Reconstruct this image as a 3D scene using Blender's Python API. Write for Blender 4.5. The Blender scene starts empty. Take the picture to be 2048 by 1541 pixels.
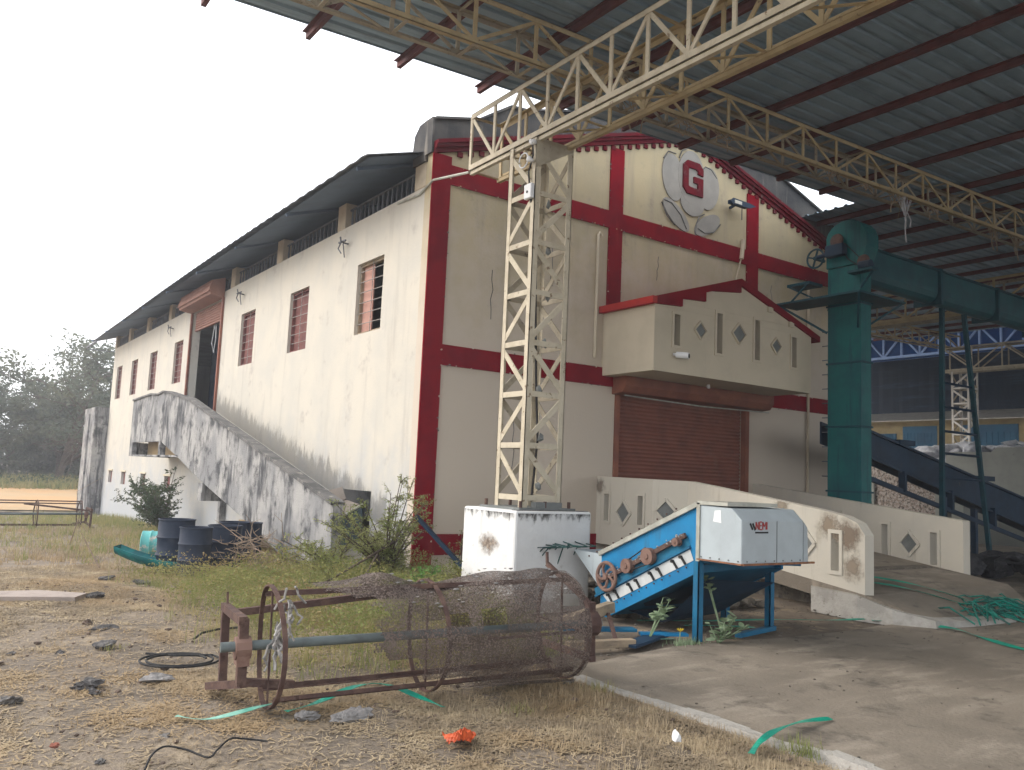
import bpy, math, random
import numpy as np
from mathutils import Vector, Matrix
R = math.radians
S = bpy.context.scene
COL = S.collection
rnd = random.Random(7)
rng = np.random.default_rng(11)

# ------------------------------------------------------------------ materials
MATS = {}
def rgb(c): return (c[0], c[1], c[2], 1.0)
def mat(name, c1, c2=None, sc=3.0, lo=.42, hi=.62, c3=None, s3=(6, 6, .7), lo3=.5, hi3=.68,
        c4=None, s4=1.0, lo4=.55, hi4=.7, rough=.85, metal=0.0, bump=0.0, bsc=40.0, zfade=None, trans=0.0, spec=.2):
    """world-space procedural paint: base, cloudy second tone, streaky third tone, blotchy fourth, optional foot-of-wall dirt or height tone"""
    m = bpy.data.materials.new(name); m.use_nodes = True
    nt = m.node_tree; N = nt.nodes; L = nt.links
    b = N['Principled BSDF']
    b.inputs['Roughness'].default_value = rough; b.inputs['Metallic'].default_value = metal; b.inputs['Specular IOR Level'].default_value = spec
    geo = N.new('ShaderNodeNewGeometry')
    def noise(scale, vec=None, detail=5, rough_=.6):
        n = N.new('ShaderNodeTexNoise'); n.inputs['Scale'].default_value = scale
        n.inputs['Detail'].default_value = detail; n.inputs['Roughness'].default_value = rough_
        L.new(vec if vec is not None else geo.outputs['Position'], n.inputs['Vector']); return n.outputs['Fac']
    def ramp(f, lo, hi):
        r = N.new('ShaderNodeMapRange'); r.interpolation_type = 'SMOOTHSTEP'
        r.inputs['From Min'].default_value = lo; r.inputs['From Max'].default_value = hi
        L.new(f, r.inputs['Value']); return r.outputs['Result']
    def mix(a, col, f):
        x = N.new('ShaderNodeMix'); x.data_type = 'RGBA'
        if isinstance(a, tuple): x.inputs['A'].default_value = a
        else: L.new(a, x.inputs['A'])
        x.inputs['B'].default_value = rgb(col); L.new(f, x.inputs['Factor']); return x.outputs['Result']
    cur = rgb(c1)
    if c2: cur = mix(cur, c2, ramp(noise(sc), lo, hi))
    if c3:
        mp = N.new('ShaderNodeMapping'); mp.inputs['Scale'].default_value = s3
        L.new(geo.outputs['Position'], mp.inputs['Vector'])
        cur = mix(cur, c3, ramp(noise(1.0, mp.outputs['Vector'], 6, .65), lo3, hi3))
    if c4: cur = mix(cur, c4, ramp(noise(s4, None, 8, .7), lo4, hi4))
    if zfade:                                   # (colour, z where full, z where gone)
        col, z0, z1 = zfade
        sp = N.new('ShaderNodeSeparateXYZ'); L.new(geo.outputs['Position'], sp.inputs[0])
        ad = N.new('ShaderNodeMath'); ad.operation = 'MULTIPLY_ADD'
        L.new(noise(1.3, None, 6, .7), ad.inputs[0]); ad.inputs[1].default_value = (z1 - z0) * 1.6
        L.new(sp.outputs['Z'], ad.inputs[2])
        r = N.new('ShaderNodeMapRange'); r.interpolation_type = 'SMOOTHSTEP'
        o = (z1 - z0) * .8
        r.inputs['From Min'].default_value = z0 + o; r.inputs['From Max'].default_value = z1 + o
        r.inputs['To Min'].default_value = 1; r.inputs['To Max'].default_value = 0
        L.new(ad.outputs[0], r.inputs['Value']); cur = mix(cur, col, r.outputs['Result'])
    if isinstance(cur, tuple): b.inputs['Base Color'].default_value = cur
    else: L.new(cur, b.inputs['Base Color'])
    if bump:
        bp = N.new('ShaderNodeBump'); bp.inputs['Strength'].default_value = bump; bp.inputs['Distance'].default_value = .02
        L.new(noise(bsc, None, 4, .6), bp.inputs['Height']); L.new(bp.outputs['Normal'], b.inputs['Normal'])
    if trans:
        t = N.new('ShaderNodeBsdfTranslucent'); s = N.new('ShaderNodeMixShader'); s.inputs[0].default_value = trans
        if isinstance(cur, tuple): t.inputs['Color'].default_value = cur
        else: L.new(cur, t.inputs['Color'])
        L.new(b.outputs[0], s.inputs[1]); L.new(t.outputs[0], s.inputs[2])
        L.new(s.outputs[0], N['Material Output'].inputs['Surface'])
    MATS[name] = m
    return m

# walls and masonry
SIDEW = mat('limewashed_plaster', (.555, .515, .44), (.50, .475, .42), 1.1, .35, .7, c3=(.44, .41, .36), s3=(3, 3, .35), lo3=.52, hi3=.75,
            c4=(.42, .385, .34), s4=1.6, lo4=.56, hi4=.70, zfade=((.40, .415, .43), -.6, 2.6), bump=.15, bsc=22)
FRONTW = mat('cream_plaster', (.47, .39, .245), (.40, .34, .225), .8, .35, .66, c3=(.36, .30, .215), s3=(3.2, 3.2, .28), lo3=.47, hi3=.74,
             c4=(.28, .24, .185), s4=1.9, lo4=.55, hi4=.74, zfade=((.535, .465, .385), 3.4, 7.2), bump=.15, bsc=22)  # gable top yellowed, and toned down to offset sky light from the roof gap
BALC = mat('pale_cream_plaster', (.58, .51, .39), (.52, .46, .35), 1.5, .4, .7, c3=(.40, .35, .27), s3=(7, 7, .5), lo3=.62, hi3=.8,
           c4=(.25, .23, .2), s4=7, lo4=.69, hi4=.73, bump=.12, bsc=25)
RED = mat('maroon_paint', (.215, .004, .013), (.165, .004, .013), 1.6, .4, .65, c3=(.23, .016, .022), s3=(5, 5, .4), lo3=.58, hi3=.75,
          c4=(.42, .33, .25), s4=9, lo4=.735, hi4=.76, rough=.85, spec=.05)
CORN = mat('dull_maroon_moulding', (.13, .010, .017), (.095, .012, .018), 3, .4, .62, c4=(.16, .11, .10), s4=7, lo4=.6, hi4=.7, rough=.9, spec=.05)
REDB = mat('bright_red_paint', (.42, .03, .025), (.36, .025, .022), 3, .4, .65, c4=(.45, .3, .22), s4=11, lo4=.71, hi4=.74, rough=.7)
MOULD = mat('blackened_plaster', (.15, .145, .14), (.075, .075, .075), 1.8, .4, .65, c3=(.30, .28, .25), s3=(6, 6, .5), lo3=.55, hi3=.7, bump=.35, bsc=18)
PARA = mat('sooty_parapet_plaster', (.085, .08, .075), (.045, .045, .048), 1.5, .4, .65, c3=(.20, .18, .155), s3=(6, 6, .5), lo3=.55, hi3=.72, bump=.3, bsc=18)
RAMPW = mat('streaked_cement', (.36, .35, .335), (.23, .23, .232), 1.1, .38, .6, c3=(.06, .062, .068), s3=(8, 3.0, 1.0), lo3=.47, hi3=.66,
            c4=(.055, .057, .062), s4=1.7, lo4=.49, hi4=.66, bump=.6, bsc=30)
TANP = mat('ochre_plaster', (.34, .25, .14), (.27, .20, .115), 2.0, c4=(.2, .17, .13), s4=4, lo4=.62, hi4=.7)
PILLW = mat('buff_plaster', (.50, .42, .31), (.42, .35, .26), 3, c3=(.3, .25, .19), s3=(8, 8, .8), lo3=.6, hi3=.75)
WHITE = mat('whitewash', (.70, .70, .69), (.62, .62, .615), 2.0, .4, .7, c3=(.5, .5, .49), s3=(14, 14, .5), lo3=.58, hi3=.8,
            c4=(.42, .40, .37), s4=3.5, lo4=.6, hi4=.74, zfade=((.42, .38, .33), -.1, .5), bump=.25, bsc=30)
STAIN = mat('rusty_patch', (.36, .29, .22), (.22, .17, .13), 14, .42, .6)
MOSS = mat('black_moss', (.10, .095, .09), (.24, .22, .2), 20, .45, .6, bump=.6, bsc=60)
RAMPP = mat('ramp_plaster', (.56, .52, .44), (.51, .48, .415), 1.4, .4, .7, c3=(.40, .36, .29), s3=(6, 6, .6), lo3=.58, hi3=.75,
            c4=(.28, .25, .21), s4=4, lo4=.69, hi4=.74, bump=.15, bsc=25)
RAMPS = mat('brown_stain', (.36, .27, .18), (.46, .40, .32), 5, .45, .62)
CONC = mat('old_concrete', (.32, .30, .265), (.25, .235, .205), 1.6, .4, .65, c4=(.17, .155, .135), s4=3.5, lo4=.58, hi4=.7, bump=.4, bsc=25)
# steel
CREAM = mat('cream_steel_paint', (.52, .46, .35), (.44, .385, .285), 5, .42, .62, c4=(.20, .14, .09), s4=9, lo4=.60, hi4=.66, rough=.6)
CREAMD = mat('dark_cream_steel', (.37, .325, .245), (.30, .26, .195), 4, .4, .62, c4=(.16, .13, .10), s4=8, lo4=.58, hi4=.66, rough=.75)  # darker copy of the cream, mostly for rear planes and struts
CREAMP = mat('ochre_steel_paint', (.43, .335, .19), (.36, .28, .16), 4, .4, .62, c4=(.18, .13, .08), s4=8, lo4=.6, hi4=.66, rough=.6)
PURL = mat('red_oxide_steel', (.135, .048, .048), (.095, .038, .04), 3, .4, .65, rough=.7)
SHEET = mat('galvanised_sheet', (.29, .39, .47), (.23, .32, .39), 1.2, .4, .65, c3=(.16, .20, .22), s3=(.35, 5, 5), lo3=.5, hi3=.72, rough=.55, metal=.25)
ROOFS = mat('weathered_roof_sheet', (.17, .185, .205), (.11, .12, .14), 1.4, .4, .65, c4=(.22, .18, .15), s4=2, lo4=.6, hi4=.7, rough=.7)
RUST = mat('rust_steel', (.082, .050, .044), (.125, .078, .062), 8, .42, .62, c4=(.06, .035, .03), s4=20, lo4=.55, hi4=.68, rough=.85, bump=.4, bsc=90)
SHUT = mat('brown_shutter_steel', (.22, .082, .058), (.175, .068, .05), 2, .4, .65, c3=(.22, .11, .085), s3=(2, 2, 1), lo3=.55, hi3=.75, rough=.6)
SHUTL = mat('brick_red_shutter', (.30, .15, .11), (.25, .12, .09), 2, .4, .65, rough=.65)
HOOD = mat('rusty_red_sheet', (.235, .085, .05), (.18, .065, .045), 2, .4, .65, c3=(.30, .13, .08), s3=(1, 3, 3), lo3=.55, hi3=.75, rough=.6)
WSHUT = mat('window_shutter_paint', (.19, .075, .065), (.15, .06, .055), 4, .4, .62, rough=.7)
WSHUTP = mat('faded_pink_shutter_paint', (.45, .25, .20), (.40, .22, .18), 4, .4, .62, rough=.7)
GRILL = mat('grey_iron', (.30, .28, .26), (.2, .17, .15), 20, rough=.6)
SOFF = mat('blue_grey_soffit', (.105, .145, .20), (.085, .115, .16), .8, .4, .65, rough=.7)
RAIL = mat('dark_iron_rail', (.15, .16, .185), (.11, .115, .13), 6, rough=.7)
BLUE = mat('blue_enamel', (.010, .19, .40), (.012, .15, .32), 2.4, .4, .64, c3=(.03, .13, .23), s3=(6, 6, 1.2), lo3=.5, hi3=.72, c4=(.13, .09, .065), s4=13, lo4=.69, hi4=.73, rough=.5)
BLUED = mat('deep_blue_enamel', (.01, .125, .235), (.012, .10, .19), 4, .4, .62, rough=.55)
PALEG = mat('pale_grey_sheet', (.40, .45, .47), (.36, .40, .42), 2.5, .4, .65, c3=(.28, .31, .32), s3=(9, 9, .8), lo3=.6, hi3=.75,
            c4=(.22, .17, .13), s4=12, lo4=.7, hi4=.73, rough=.5)
TRIM = mat('dull_alloy_trim', (.42, .42, .37), (.32, .32, .28), 6, .4, .62, rough=.5, metal=.3)
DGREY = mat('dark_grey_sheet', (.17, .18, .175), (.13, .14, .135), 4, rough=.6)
TEAL = mat('teal_enamel', (.004, .125, .125), (.004, .092, .102), 1.6, .4, .65, c3=(.006, .06, .075), s3=(7, 7, .5), lo3=.5, hi3=.7, rough=.5)
TEALD = mat('dark_teal_steel', (.006, .062, .082), (.006, .046, .064), 4, .4, .62, rough=.6)
NAVY = mat('dark_navy_steel', (.012, .036, .072), (.009, .026, .052), 3, .4, .62, c4=(.05, .06, .07), s4=5, lo4=.62, hi4=.7, rough=.55)
BARREL = mat('tarred_barrel_steel', (.017, .026, .046), (.027, .036, .058), 4, .42, .62, c4=(.10, .085, .07), s4=9, lo4=.64, hi4=.72, rough=.6)
AQUA = mat('chipped_aqua_paint', (.10, .36, .35), (.08, .28, .29), 4, .4, .62, c4=(.45, .43, .38), s4=8, lo4=.52, hi4=.6, rough=.6)
TROUGH = mat('teal_plastic', (.01, .17, .17), (.01, .11, .12), 6, .4, .62, rough=.5)
PIPE = mat('grey_green_pipe', (.13, .155, .155), (.10, .115, .115), 6, .42, .62, rough=.6)
RAG = mat('grey_rag', (.33, .315, .30), (.17, .165, .16), 14, .45, .6)
STRAP = mat('green_plastic_strap', (.01, .30, .20), (.02, .22, .16), 5, .4, .62, rough=.35)
STRAPP = mat('pale_green_strap', (.25, .50, .40), (.12, .38, .29), 6, .4, .62, rough=.35)
ORANGE = mat('orange_plastic', (.50, .09, .028), (.36, .06, .02), 16, .42, .6, rough=.45)
PLASTW = mat('white_plastic', (.72, .73, .74), rough=.4)
BLACK = mat('black_rubber', (.02, .02, .022), (.035, .034, .033), 10, rough=.7)
GLASS = mat('dark_glass', (.01, .01, .012), rough=.2)
WOOD = mat('weathered_timber', (.33, .26, .18), (.24, .19, .135), 5, .4, .62, c3=(.16, .13, .10), s3=(3, 14, 14), lo3=.5, hi3=.7)
LED = mat('dull_reflector', (.6, .58, .5), rough=.3)
# ground and growth
SOIL = mat('dry_soil', (.20, .163, .125), (.14, .116, .092), 1.1, .38, .64, c3=(.31, .25, .175), s3=(2.6, 2.6, 2.6), lo3=.5, hi3=.7,
           c4=(.12, .10, .08), s4=7, lo4=.56, hi4=.68, bump=.9, bsc=26, rough=.95)
FIELD = mat('orange_field_soil', (.44, .27, .135), (.40, .28, .16), .12, .4, .62, c4=(.35, .26, .15), s4=.4, lo4=.5, hi4=.7, rough=.95)
FLOOR = mat('dusty_concrete_floor', (.245, .21, .167), (.175, .15, .12), .55, .36, .64, c3=(.30, .26, .21), s3=(.9, 2.6, 1), lo3=.48, hi3=.68,
            c4=(.10, .087, .072), s4=1.7, lo4=.52, hi4=.70, bump=.5, bsc=30, rough=.92)
EDGE = mat('chipped_concrete_edge', (.40, .38, .345), (.31, .295, .265), 4, .4, .62, c4=(.2, .18, .15), s4=9, lo4=.58, hi4=.68, bump=.7, bsc=40)
STONE = mat('grey_stone', (.085, .08, .08), (.17, .16, .15), 12, .42, .62, bump=.8, bsc=45)
STONEB = mat('brown_stone', (.10, .075, .06), (.165, .12, .095), 9, .42, .62, bump=.8, bsc=45)
STONEL = mat('pale_stone', (.27, .255, .245), (.16, .155, .15), 9, .42, .62, bump=.8, bsc=45)
DARKHEAP = mat('black_seed_waste', (.022, .023, .028), (.045, .045, .05), 12, .42, .62, c4=(.12, .12, .125), s4=16, lo4=.64, hi4=.7, bump=1, bsc=20)
RUBBLE = mat('grey_rubble', (.12, .105, .085), (.19, .165, .135), 9, .42, .62, c4=(.05, .05, .048), s4=12, lo4=.55, hi4=.65, bump=1, bsc=30)
COTTON = mat('cotton_white', (.62, .63, .66), (.42, .43, .47), 5, .42, .62, bump=1, bsc=9)
STRAW = mat('dry_straw', (.46, .37, .245), (.30, .24, .165), 2.6, .4, .6, c3=(.38, .28, .165), s3=(.5, .5, .5), lo3=.45, hi3=.62, trans=.2)
GREENG = mat('green_weed', (.21, .235, .085), (.37, .315, .15), 1.3, .38, .62, trans=.3)
LEAFS = mat('olive_leaf', (.21, .245, .085), (.30, .31, .13), 2.2, .4, .62, trans=.35)
LEAFY = mat('yellow_green_leaf', (.185, .215, .07), (.30, .27, .105), 1.7, .38, .62, c3=(.30, .22, .11), s3=(.8, .8, .8), lo3=.5, hi3=.64, trans=.3)
LEAFD = mat('dusty_dark_leaf', (.062, .095, .052), (.10, .125, .065), 3, .4, .62, trans=.25)
LEAFT = mat('tree_leaf', (.085, .105, .075), (.14, .15, .10), .5, .4, .62, trans=.3)
LEAFC = mat('grey_green_leaf', (.30, .38, .24), (.20, .28, .16), 9, .4, .62, trans=.25)
BARK = mat('dark_bark', (.075, .058, .045), (.11, .085, .065), 8)
TWIG = mat('dead_twig', (.28, .21, .155), (.20, .15, .11), 9)
FLOWER = mat('yellow_petal', (.7, .52, .03), rough=.6, trans=.2)
# background shed
BLUEW = mat('blue_sheet_wall', (.016, .04, .085), (.012, .03, .065), .5, .4, .65, c3=(.045, .085, .15), s3=(.3, .3, 3), lo3=.5, hi3=.7, rough=.6)
BLUET = mat('light_blue_steel', (.30, .42, .68), (.25, .36, .6), 3, rough=.6)
BLUED2 = mat('blue_door_sheet', (.03, .13, .23), (.03, .105, .19), 1, .4, .62, rough=.6)
YELL = mat('ochre_wash', (.40, .32, .17), (.33, .26, .14), 2, .4, .62)
GREYW = mat('grey_plaster', (.33, .34, .31), (.28, .29, .265), 1.2, .4, .62, c4=(.2, .2, .18), s4=2, lo4=.62, hi4=.7)
STONEW = mat('rubble_stone_wall', (.33, .265, .225), (.50, .45, .41), 9, .46, .54, c4=(.10, .085, .075), s4=11, lo4=.50, hi4=.58, bump=1, bsc=10)
TIN = mat('bright_tin', (.6, .57, .52), (.5, .47, .43), 3, rough=.5)

# mesh cloth with real see-through weave (fine wire netting)
NET = bpy.data.materials.new('rusty_wire_mesh'); NET.use_nodes = True
def _net():
    nt = NET.node_tree; N = nt.nodes; L = nt.links; b = N['Principled BSDF']
    b.inputs['Base Color'].default_value = (.115, .075, .06, 1); b.inputs['Roughness'].default_value = .9
    geo = N.new('ShaderNodeNewGeometry')
    n = N.new('ShaderNodeTexNoise'); n.inputs['Scale'].default_value = 4.2; n.inputs['Detail'].default_value = 7; n.inputs['Roughness'].default_value = .65
    L.new(geo.outputs['Position'], n.inputs['Vector'])
    n2 = N.new('ShaderNodeTexNoise'); n2.inputs['Scale'].default_value = 75; n2.inputs['Detail'].default_value = 2
    L.new(geo.outputs['Position'], n2.inputs['Vector'])
    a = N.new('ShaderNodeMath'); a.operation = 'MULTIPLY_ADD'; a.inputs[1].default_value = .9
    L.new(n.outputs['Fac'], a.inputs[0]); L.new(n2.outputs['Fac'], a.inputs[2])
    r = N.new('ShaderNodeMapRange'); r.inputs['From Min'].default_value = .78; r.inputs['From Max'].default_value = 1.08
    r.inputs['To Min'].default_value = .28; r.inputs['To Max'].default_value = .97
    L.new(a.outputs[0], r.inputs['Value']); L.new(r.outputs['Result'], b.inputs['Alpha'])
    x = N.new('ShaderNodeMix'); x.data_type = 'RGBA'; x.inputs['A'].default_value = (.06, .043, .036, 1); x.inputs['B'].default_value = (.125, .095, .08, 1)
    c = N.new('ShaderNodeMapRange'); c.inputs['From Min'].default_value = .35; c.inputs['From Max'].default_value = .65
    L.new(n2.outputs['Fac'], c.inputs['Value']); L.new(c.outputs['Result'], x.inputs['Factor']); L.new(x.outputs['Result'], b.inputs['Base Color'])
_net()

def stain_mat(c, r, col, col2=None, amp=.9, sc=7.0, stretch=(1, 1, 1), cover=.35):
    """soft-edged patch of dirt or lost plaster with its own ragged outline round point c"""
    m = bpy.data.materials.new('stain_patch'); m.use_nodes = True; nt = m.node_tree; N = nt.nodes; L = nt.links; b = N['Principled BSDF']
    b.inputs['Roughness'].default_value = .95
    geo = N.new('ShaderNodeNewGeometry'); v = N.new('ShaderNodeVectorMath'); v.operation = 'SUBTRACT'; L.new(geo.outputs['Position'], v.inputs[0]); v.inputs[1].default_value = c
    v2 = N.new('ShaderNodeVectorMath'); v2.operation = 'MULTIPLY'; L.new(v.outputs[0], v2.inputs[0]); v2.inputs[1].default_value = stretch
    ln = N.new('ShaderNodeVectorMath'); ln.operation = 'LENGTH'; L.new(v2.outputs[0], ln.inputs[0])
    n = N.new('ShaderNodeTexNoise'); n.inputs['Scale'].default_value = sc; n.inputs['Detail'].default_value = 8; n.inputs['Roughness'].default_value = .7; L.new(geo.outputs['Position'], n.inputs['Vector'])
    k = N.new('ShaderNodeMath'); k.operation = 'MULTIPLY_ADD'; L.new(ln.outputs['Value'], k.inputs[0]); k.inputs[1].default_value = -1.0 / r; k.inputs[2].default_value = 1.0 - amp * .5
    a = N.new('ShaderNodeMath'); a.operation = 'MULTIPLY_ADD'; L.new(n.outputs['Fac'], a.inputs[0]); a.inputs[1].default_value = amp * 2; L.new(k.outputs[0], a.inputs[2])
    mr = N.new('ShaderNodeMapRange'); mr.interpolation_type = 'SMOOTHSTEP'; mr.inputs['From Min'].default_value = cover + .1; mr.inputs['From Max'].default_value = cover + .95; mr.inputs['To Max'].default_value = .8
    L.new(a.outputs[0], mr.inputs['Value']); L.new(mr.outputs['Result'], b.inputs['Alpha'])
    if col2:
        n2 = N.new('ShaderNodeTexNoise'); n2.inputs['Scale'].default_value = sc * 2.2; n2.inputs['Detail'].default_value = 6; L.new(geo.outputs['Position'], n2.inputs['Vector'])
        q = N.new('ShaderNodeMapRange'); q.inputs['From Min'].default_value = .45; q.inputs['From Max'].default_value = .58; L.new(n2.outputs['Fac'], q.inputs['Value'])
        x = N.new('ShaderNodeMix'); x.data_type = 'RGBA'; x.inputs['A'].default_value = rgb(col); x.inputs['B'].default_value = rgb(col2); L.new(q.outputs['Result'], x.inputs['Factor']); L.new(x.outputs['Result'], b.inputs['Base Color'])
    else: b.inputs['Base Color'].default_value = rgb(col)
    return m
def creep_mat(name, col, vec, off, width, stretch, sc, amax):
    """dirt creeping from an edge: strongest where dot(P, vec) is smallest, ragged by noise"""
    m = bpy.data.materials.new(name); m.use_nodes = True; nt = m.node_tree; N = nt.nodes; L = nt.links; b = N['Principled BSDF']
    b.inputs['Base Color'].default_value = rgb(col); b.inputs['Roughness'].default_value = .95
    geo = N.new('ShaderNodeNewGeometry'); dt = N.new('ShaderNodeVectorMath'); dt.operation = 'DOT_PRODUCT'; L.new(geo.outputs['Position'], dt.inputs[0]); dt.inputs[1].default_value = vec
    mp = N.new('ShaderNodeMapping'); mp.inputs['Scale'].default_value = stretch; L.new(geo.outputs['Position'], mp.inputs['Vector'])
    n = N.new('ShaderNodeTexNoise'); n.inputs['Scale'].default_value = sc; n.inputs['Detail'].default_value = 9; n.inputs['Roughness'].default_value = .72; L.new(mp.outputs['Vector'], n.inputs['Vector'])
    k = N.new('ShaderNodeMath'); k.operation = 'MULTIPLY_ADD'; L.new(n.outputs['Fac'], k.inputs[0]); k.inputs[1].default_value = -width * 3.4; L.new(dt.outputs['Value'], k.inputs[2])
    k2 = N.new('ShaderNodeMath'); k2.operation = 'SUBTRACT'; L.new(k.outputs[0], k2.inputs[0]); k2.inputs[1].default_value = off - width * 1.7
    r = N.new('ShaderNodeMapRange'); r.interpolation_type = 'SMOOTHSTEP'; r.inputs['From Min'].default_value = -width; r.inputs['From Max'].default_value = 0; r.inputs['To Min'].default_value = amax; r.inputs['To Max'].default_value = 0
    L.new(k2.outputs[0], r.inputs['Value']); L.new(r.outputs['Result'], b.inputs['Alpha']); return m
# ------------------------------------------------------------------ object helpers
OFF = {}
def tag(o, label=None, cat=None, group=None, kind=None):
    if label: o['label'] = label
    if cat: o['category'] = cat
    if group: o['group'] = group
    if kind: o['kind'] = kind
    return o
def thing(name, label, cat, loc=(0, 0, 0), group=None):
    o = bpy.data.objects.new(name, None); o.empty_display_size = .2; COL.objects.link(o)
    o.location = loc; OFF[o.name] = Vector(loc)
    return tag(o, label, cat, group)
class MB:
    def __init__(s): s.v = []; s.f = []
    def add(s, vs, fs):
        k = len(s.v); s.v += [tuple(map(float, p)) for p in vs]; s.f += [tuple(i + k for i in f) for f in fs]; return s
    def box(s, x0, x1, y0, y1, z0, z1):
        return s.add([(x0, y0, z0), (x1, y0, z0), (x1, y1, z0), (x0, y1, z0), (x0, y0, z1), (x1, y0, z1), (x1, y1, z1), (x0, y1, z1)],
                     [(3, 2, 1, 0), (4, 5, 6, 7), (0, 1, 5, 4), (1, 2, 6, 5), (2, 3, 7, 6), (3, 0, 4, 7)])
    def bar(s, p, q, w, h=None, up=(0, 0, 1)):
        p = Vector(p); q = Vector(q); h = h or w; d = (q - p).normalized(); u = Vector(up)
        if abs(d.dot(u)) > .97: u = Vector((1, 0, 0))
        a = d.cross(u).normalized() * w / 2; b = a.cross(d).normalized() * h / 2
        vs = [p - a - b, p + a - b, p + a + b, p - a + b, q - a - b, q + a - b, q + a + b, q - a + b]
        return s.add(vs, [(3, 2, 1, 0), (4, 5, 6, 7), (0, 1, 5, 4), (1, 2, 6, 5), (2, 3, 7, 6), (3, 0, 4, 7)])
    def ell(s, p, q, w, t=.008, a=(1, 0, 0), b=(0, 1, 0)):       # steel angle between p and q, flanges along a and b
        p = Vector(p); q = Vector(q); a = Vector(a).normalized(); b = Vector(b).normalized()
        for (x, y) in ((a, b), (b, a)):
            vs = []
            for e in (p, q): vs += [e, e + x * w, e + x * w + y * t, e + y * t]
            s.add(vs, [(3, 2, 1, 0), (4, 5, 6, 7), (0, 1, 5, 4), (1, 2, 6, 5), (2, 3, 7, 6), (3, 0, 4, 7)])
        return s
    def tube(s, pts, r, n=8, closed=False, r2=None):
        pts = [Vector(p) for p in pts]; m = len(pts); rs = r if isinstance(r, (list, tuple)) else [r + ((r2 - r) * i / max(1, m - 1) if r2 is not None else 0) for i in range(m)]
        k = len(s.v); prev = None
        for i, p in enumerate(pts):
            if closed: d = pts[(i + 1) % m] - pts[i - 1]
            else: d = pts[min(i + 1, m - 1)] - pts[max(i - 1, 0)]
            d.normalize()
            if prev is None:
                u = Vector((0, 0, 1)) if abs(d.z) < .9 else Vector((1, 0, 0))
                a = d.cross(u).normalized()
            else:
                a = (prev - d * prev.dot(d)).normalized()
            prev = a; b = d.cross(a)
            for j in range(n):
                t = 2 * math.pi * j / n; q = p + (a * math.cos(t) + b * math.sin(t)) * rs[i]; s.v.append(tuple(q))
        for i in range(m if closed else m - 1):
            i2 = (i + 1) % m
            for j in range(n):
                s.f.append((k + i * n + j, k + i * n + (j + 1) % n, k + i2 * n + (j + 1) % n, k + i2 * n + j))
        if not closed:
            s.f.append(tuple(k + j for j in range(n))[::-1]); s.f.append(tuple(k + (m - 1) * n + j for j in range(n)))
        return s
    def prism(s, poly, fn, t0, t1):
        n = len(poly); vs = [fn(a, b, t0) for a, b in poly] + [fn(a, b, t1) for a, b in poly]
        fs = [tuple(range(n))[::-1], tuple(range(n, 2 * n))] + [(i, (i + 1) % n, n + (i + 1) % n, n + i) for i in range(n)]
        return s.add(vs, fs)
    def rock(s, c, r, sq=(1, 1, .6), seed=0, n=2, jag=.28):
        q = random.Random(seed)
        import bmesh
        bm = bmesh.new(); bmesh.ops.create_icosphere(bm, subdivisions=n, radius=1)
        ph = [(Vector((q.uniform(-1, 1), q.uniform(-1, 1), q.uniform(-1, 1))).normalized(), q.uniform(.35, .9)) for _ in range(7)]
        vs = []
        for v in bm.verts:
            p = v.co.copy()
            for d, k in ph:
                e = p.dot(d) - k
                if e > 0: p -= d * e * .97
            p *= 1 + q.uniform(-jag, jag) * .25
            vs.append((c[0] + p.x * r * sq[0], c[1] + p.y * r * sq[1], c[2] + p.z * r * sq[2]))
        fs = [tuple(v.index for v in f.verts) for f in bm.faces]; bm.free()
        return s.add(vs, fs)
    def build(s, name, m, parent=None, smooth=False, bevel=0, base=None, seg=1):
        off = Vector((0, 0, 0)); p = parent
        while p is not None: off += OFF.get(p.name, Vector((0, 0, 0))); p = p.parent
        if parent is None and base is not None: off = Vector(base)
        me = bpy.data.meshes.new(name)
        me.from_pydata([(x - off.x, y - off.y, z - off.z) for x, y, z in s.v], [], s.f); me.update()
        import bmesh
        bm = bmesh.new(); bm.from_mesh(me); bmesh.ops.recalc_face_normals(bm, faces=bm.faces[:]); bm.to_mesh(me); bm.free()
        if smooth:
            me.polygons.foreach_set('use_smooth', [True] * len(me.polygons))
        me.materials.append(m)
        o = bpy.data.objects.new(name, me); COL.objects.link(o)
        if smooth and hasattr(me, 'set_sharp_from_angle'): me.set_sharp_from_angle(angle=R(40))
        if parent: o.parent = parent
        elif base is not None: o.location = base
        if parent is None: OFF[o.name] = off
        if bevel:
            b = o.modifiers.new('Bevel', 'BEVEL'); b.width = bevel; b.segments = seg; b.limit_method = 'ANGLE'; b.angle_limit = R(35)
        return o
def arrmesh(name, verts, faces, m, parent=None, base=(0, 0, 0), mats=None, mi=None):
    """big numpy mesh (foliage): verts Nx3, faces list/array of equal length polygons"""
    off = Vector((0, 0, 0)); p = parent
    while p is not None: off += OFF.get(p.name, Vector((0, 0, 0))); p = p.parent
    if parent is None: off = Vector(base)
    verts = np.asarray(verts, np.float32) - np.array(off, np.float32); faces = np.asarray(faces, np.int32)
    me = bpy.data.meshes.new(name); k = faces.shape[1]
    me.vertices.add(len(verts)); me.vertices.foreach_set('co', verts.ravel())
    me.loops.add(faces.size); me.loops.foreach_set('vertex_index', faces.ravel())
    me.polygons.add(len(faces)); me.polygons.foreach_set('loop_start', np.arange(0, faces.size, k, dtype=np.int32))
    me.polygons.foreach_set('loop_total', np.full(len(faces), k, np.int32))
    for x in (mats or [m]): me.materials.append(x)
    if mi is not None: me.polygons.foreach_set('material_index', np.asarray(mi, np.int32))
    me.update(calc_edges=True); me.validate()
    o = bpy.data.objects.new(name, me); COL.objects.link(o)
    if parent: o.parent = parent
    else: o.location = base; OFF[o.name] = off
    return o
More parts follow.
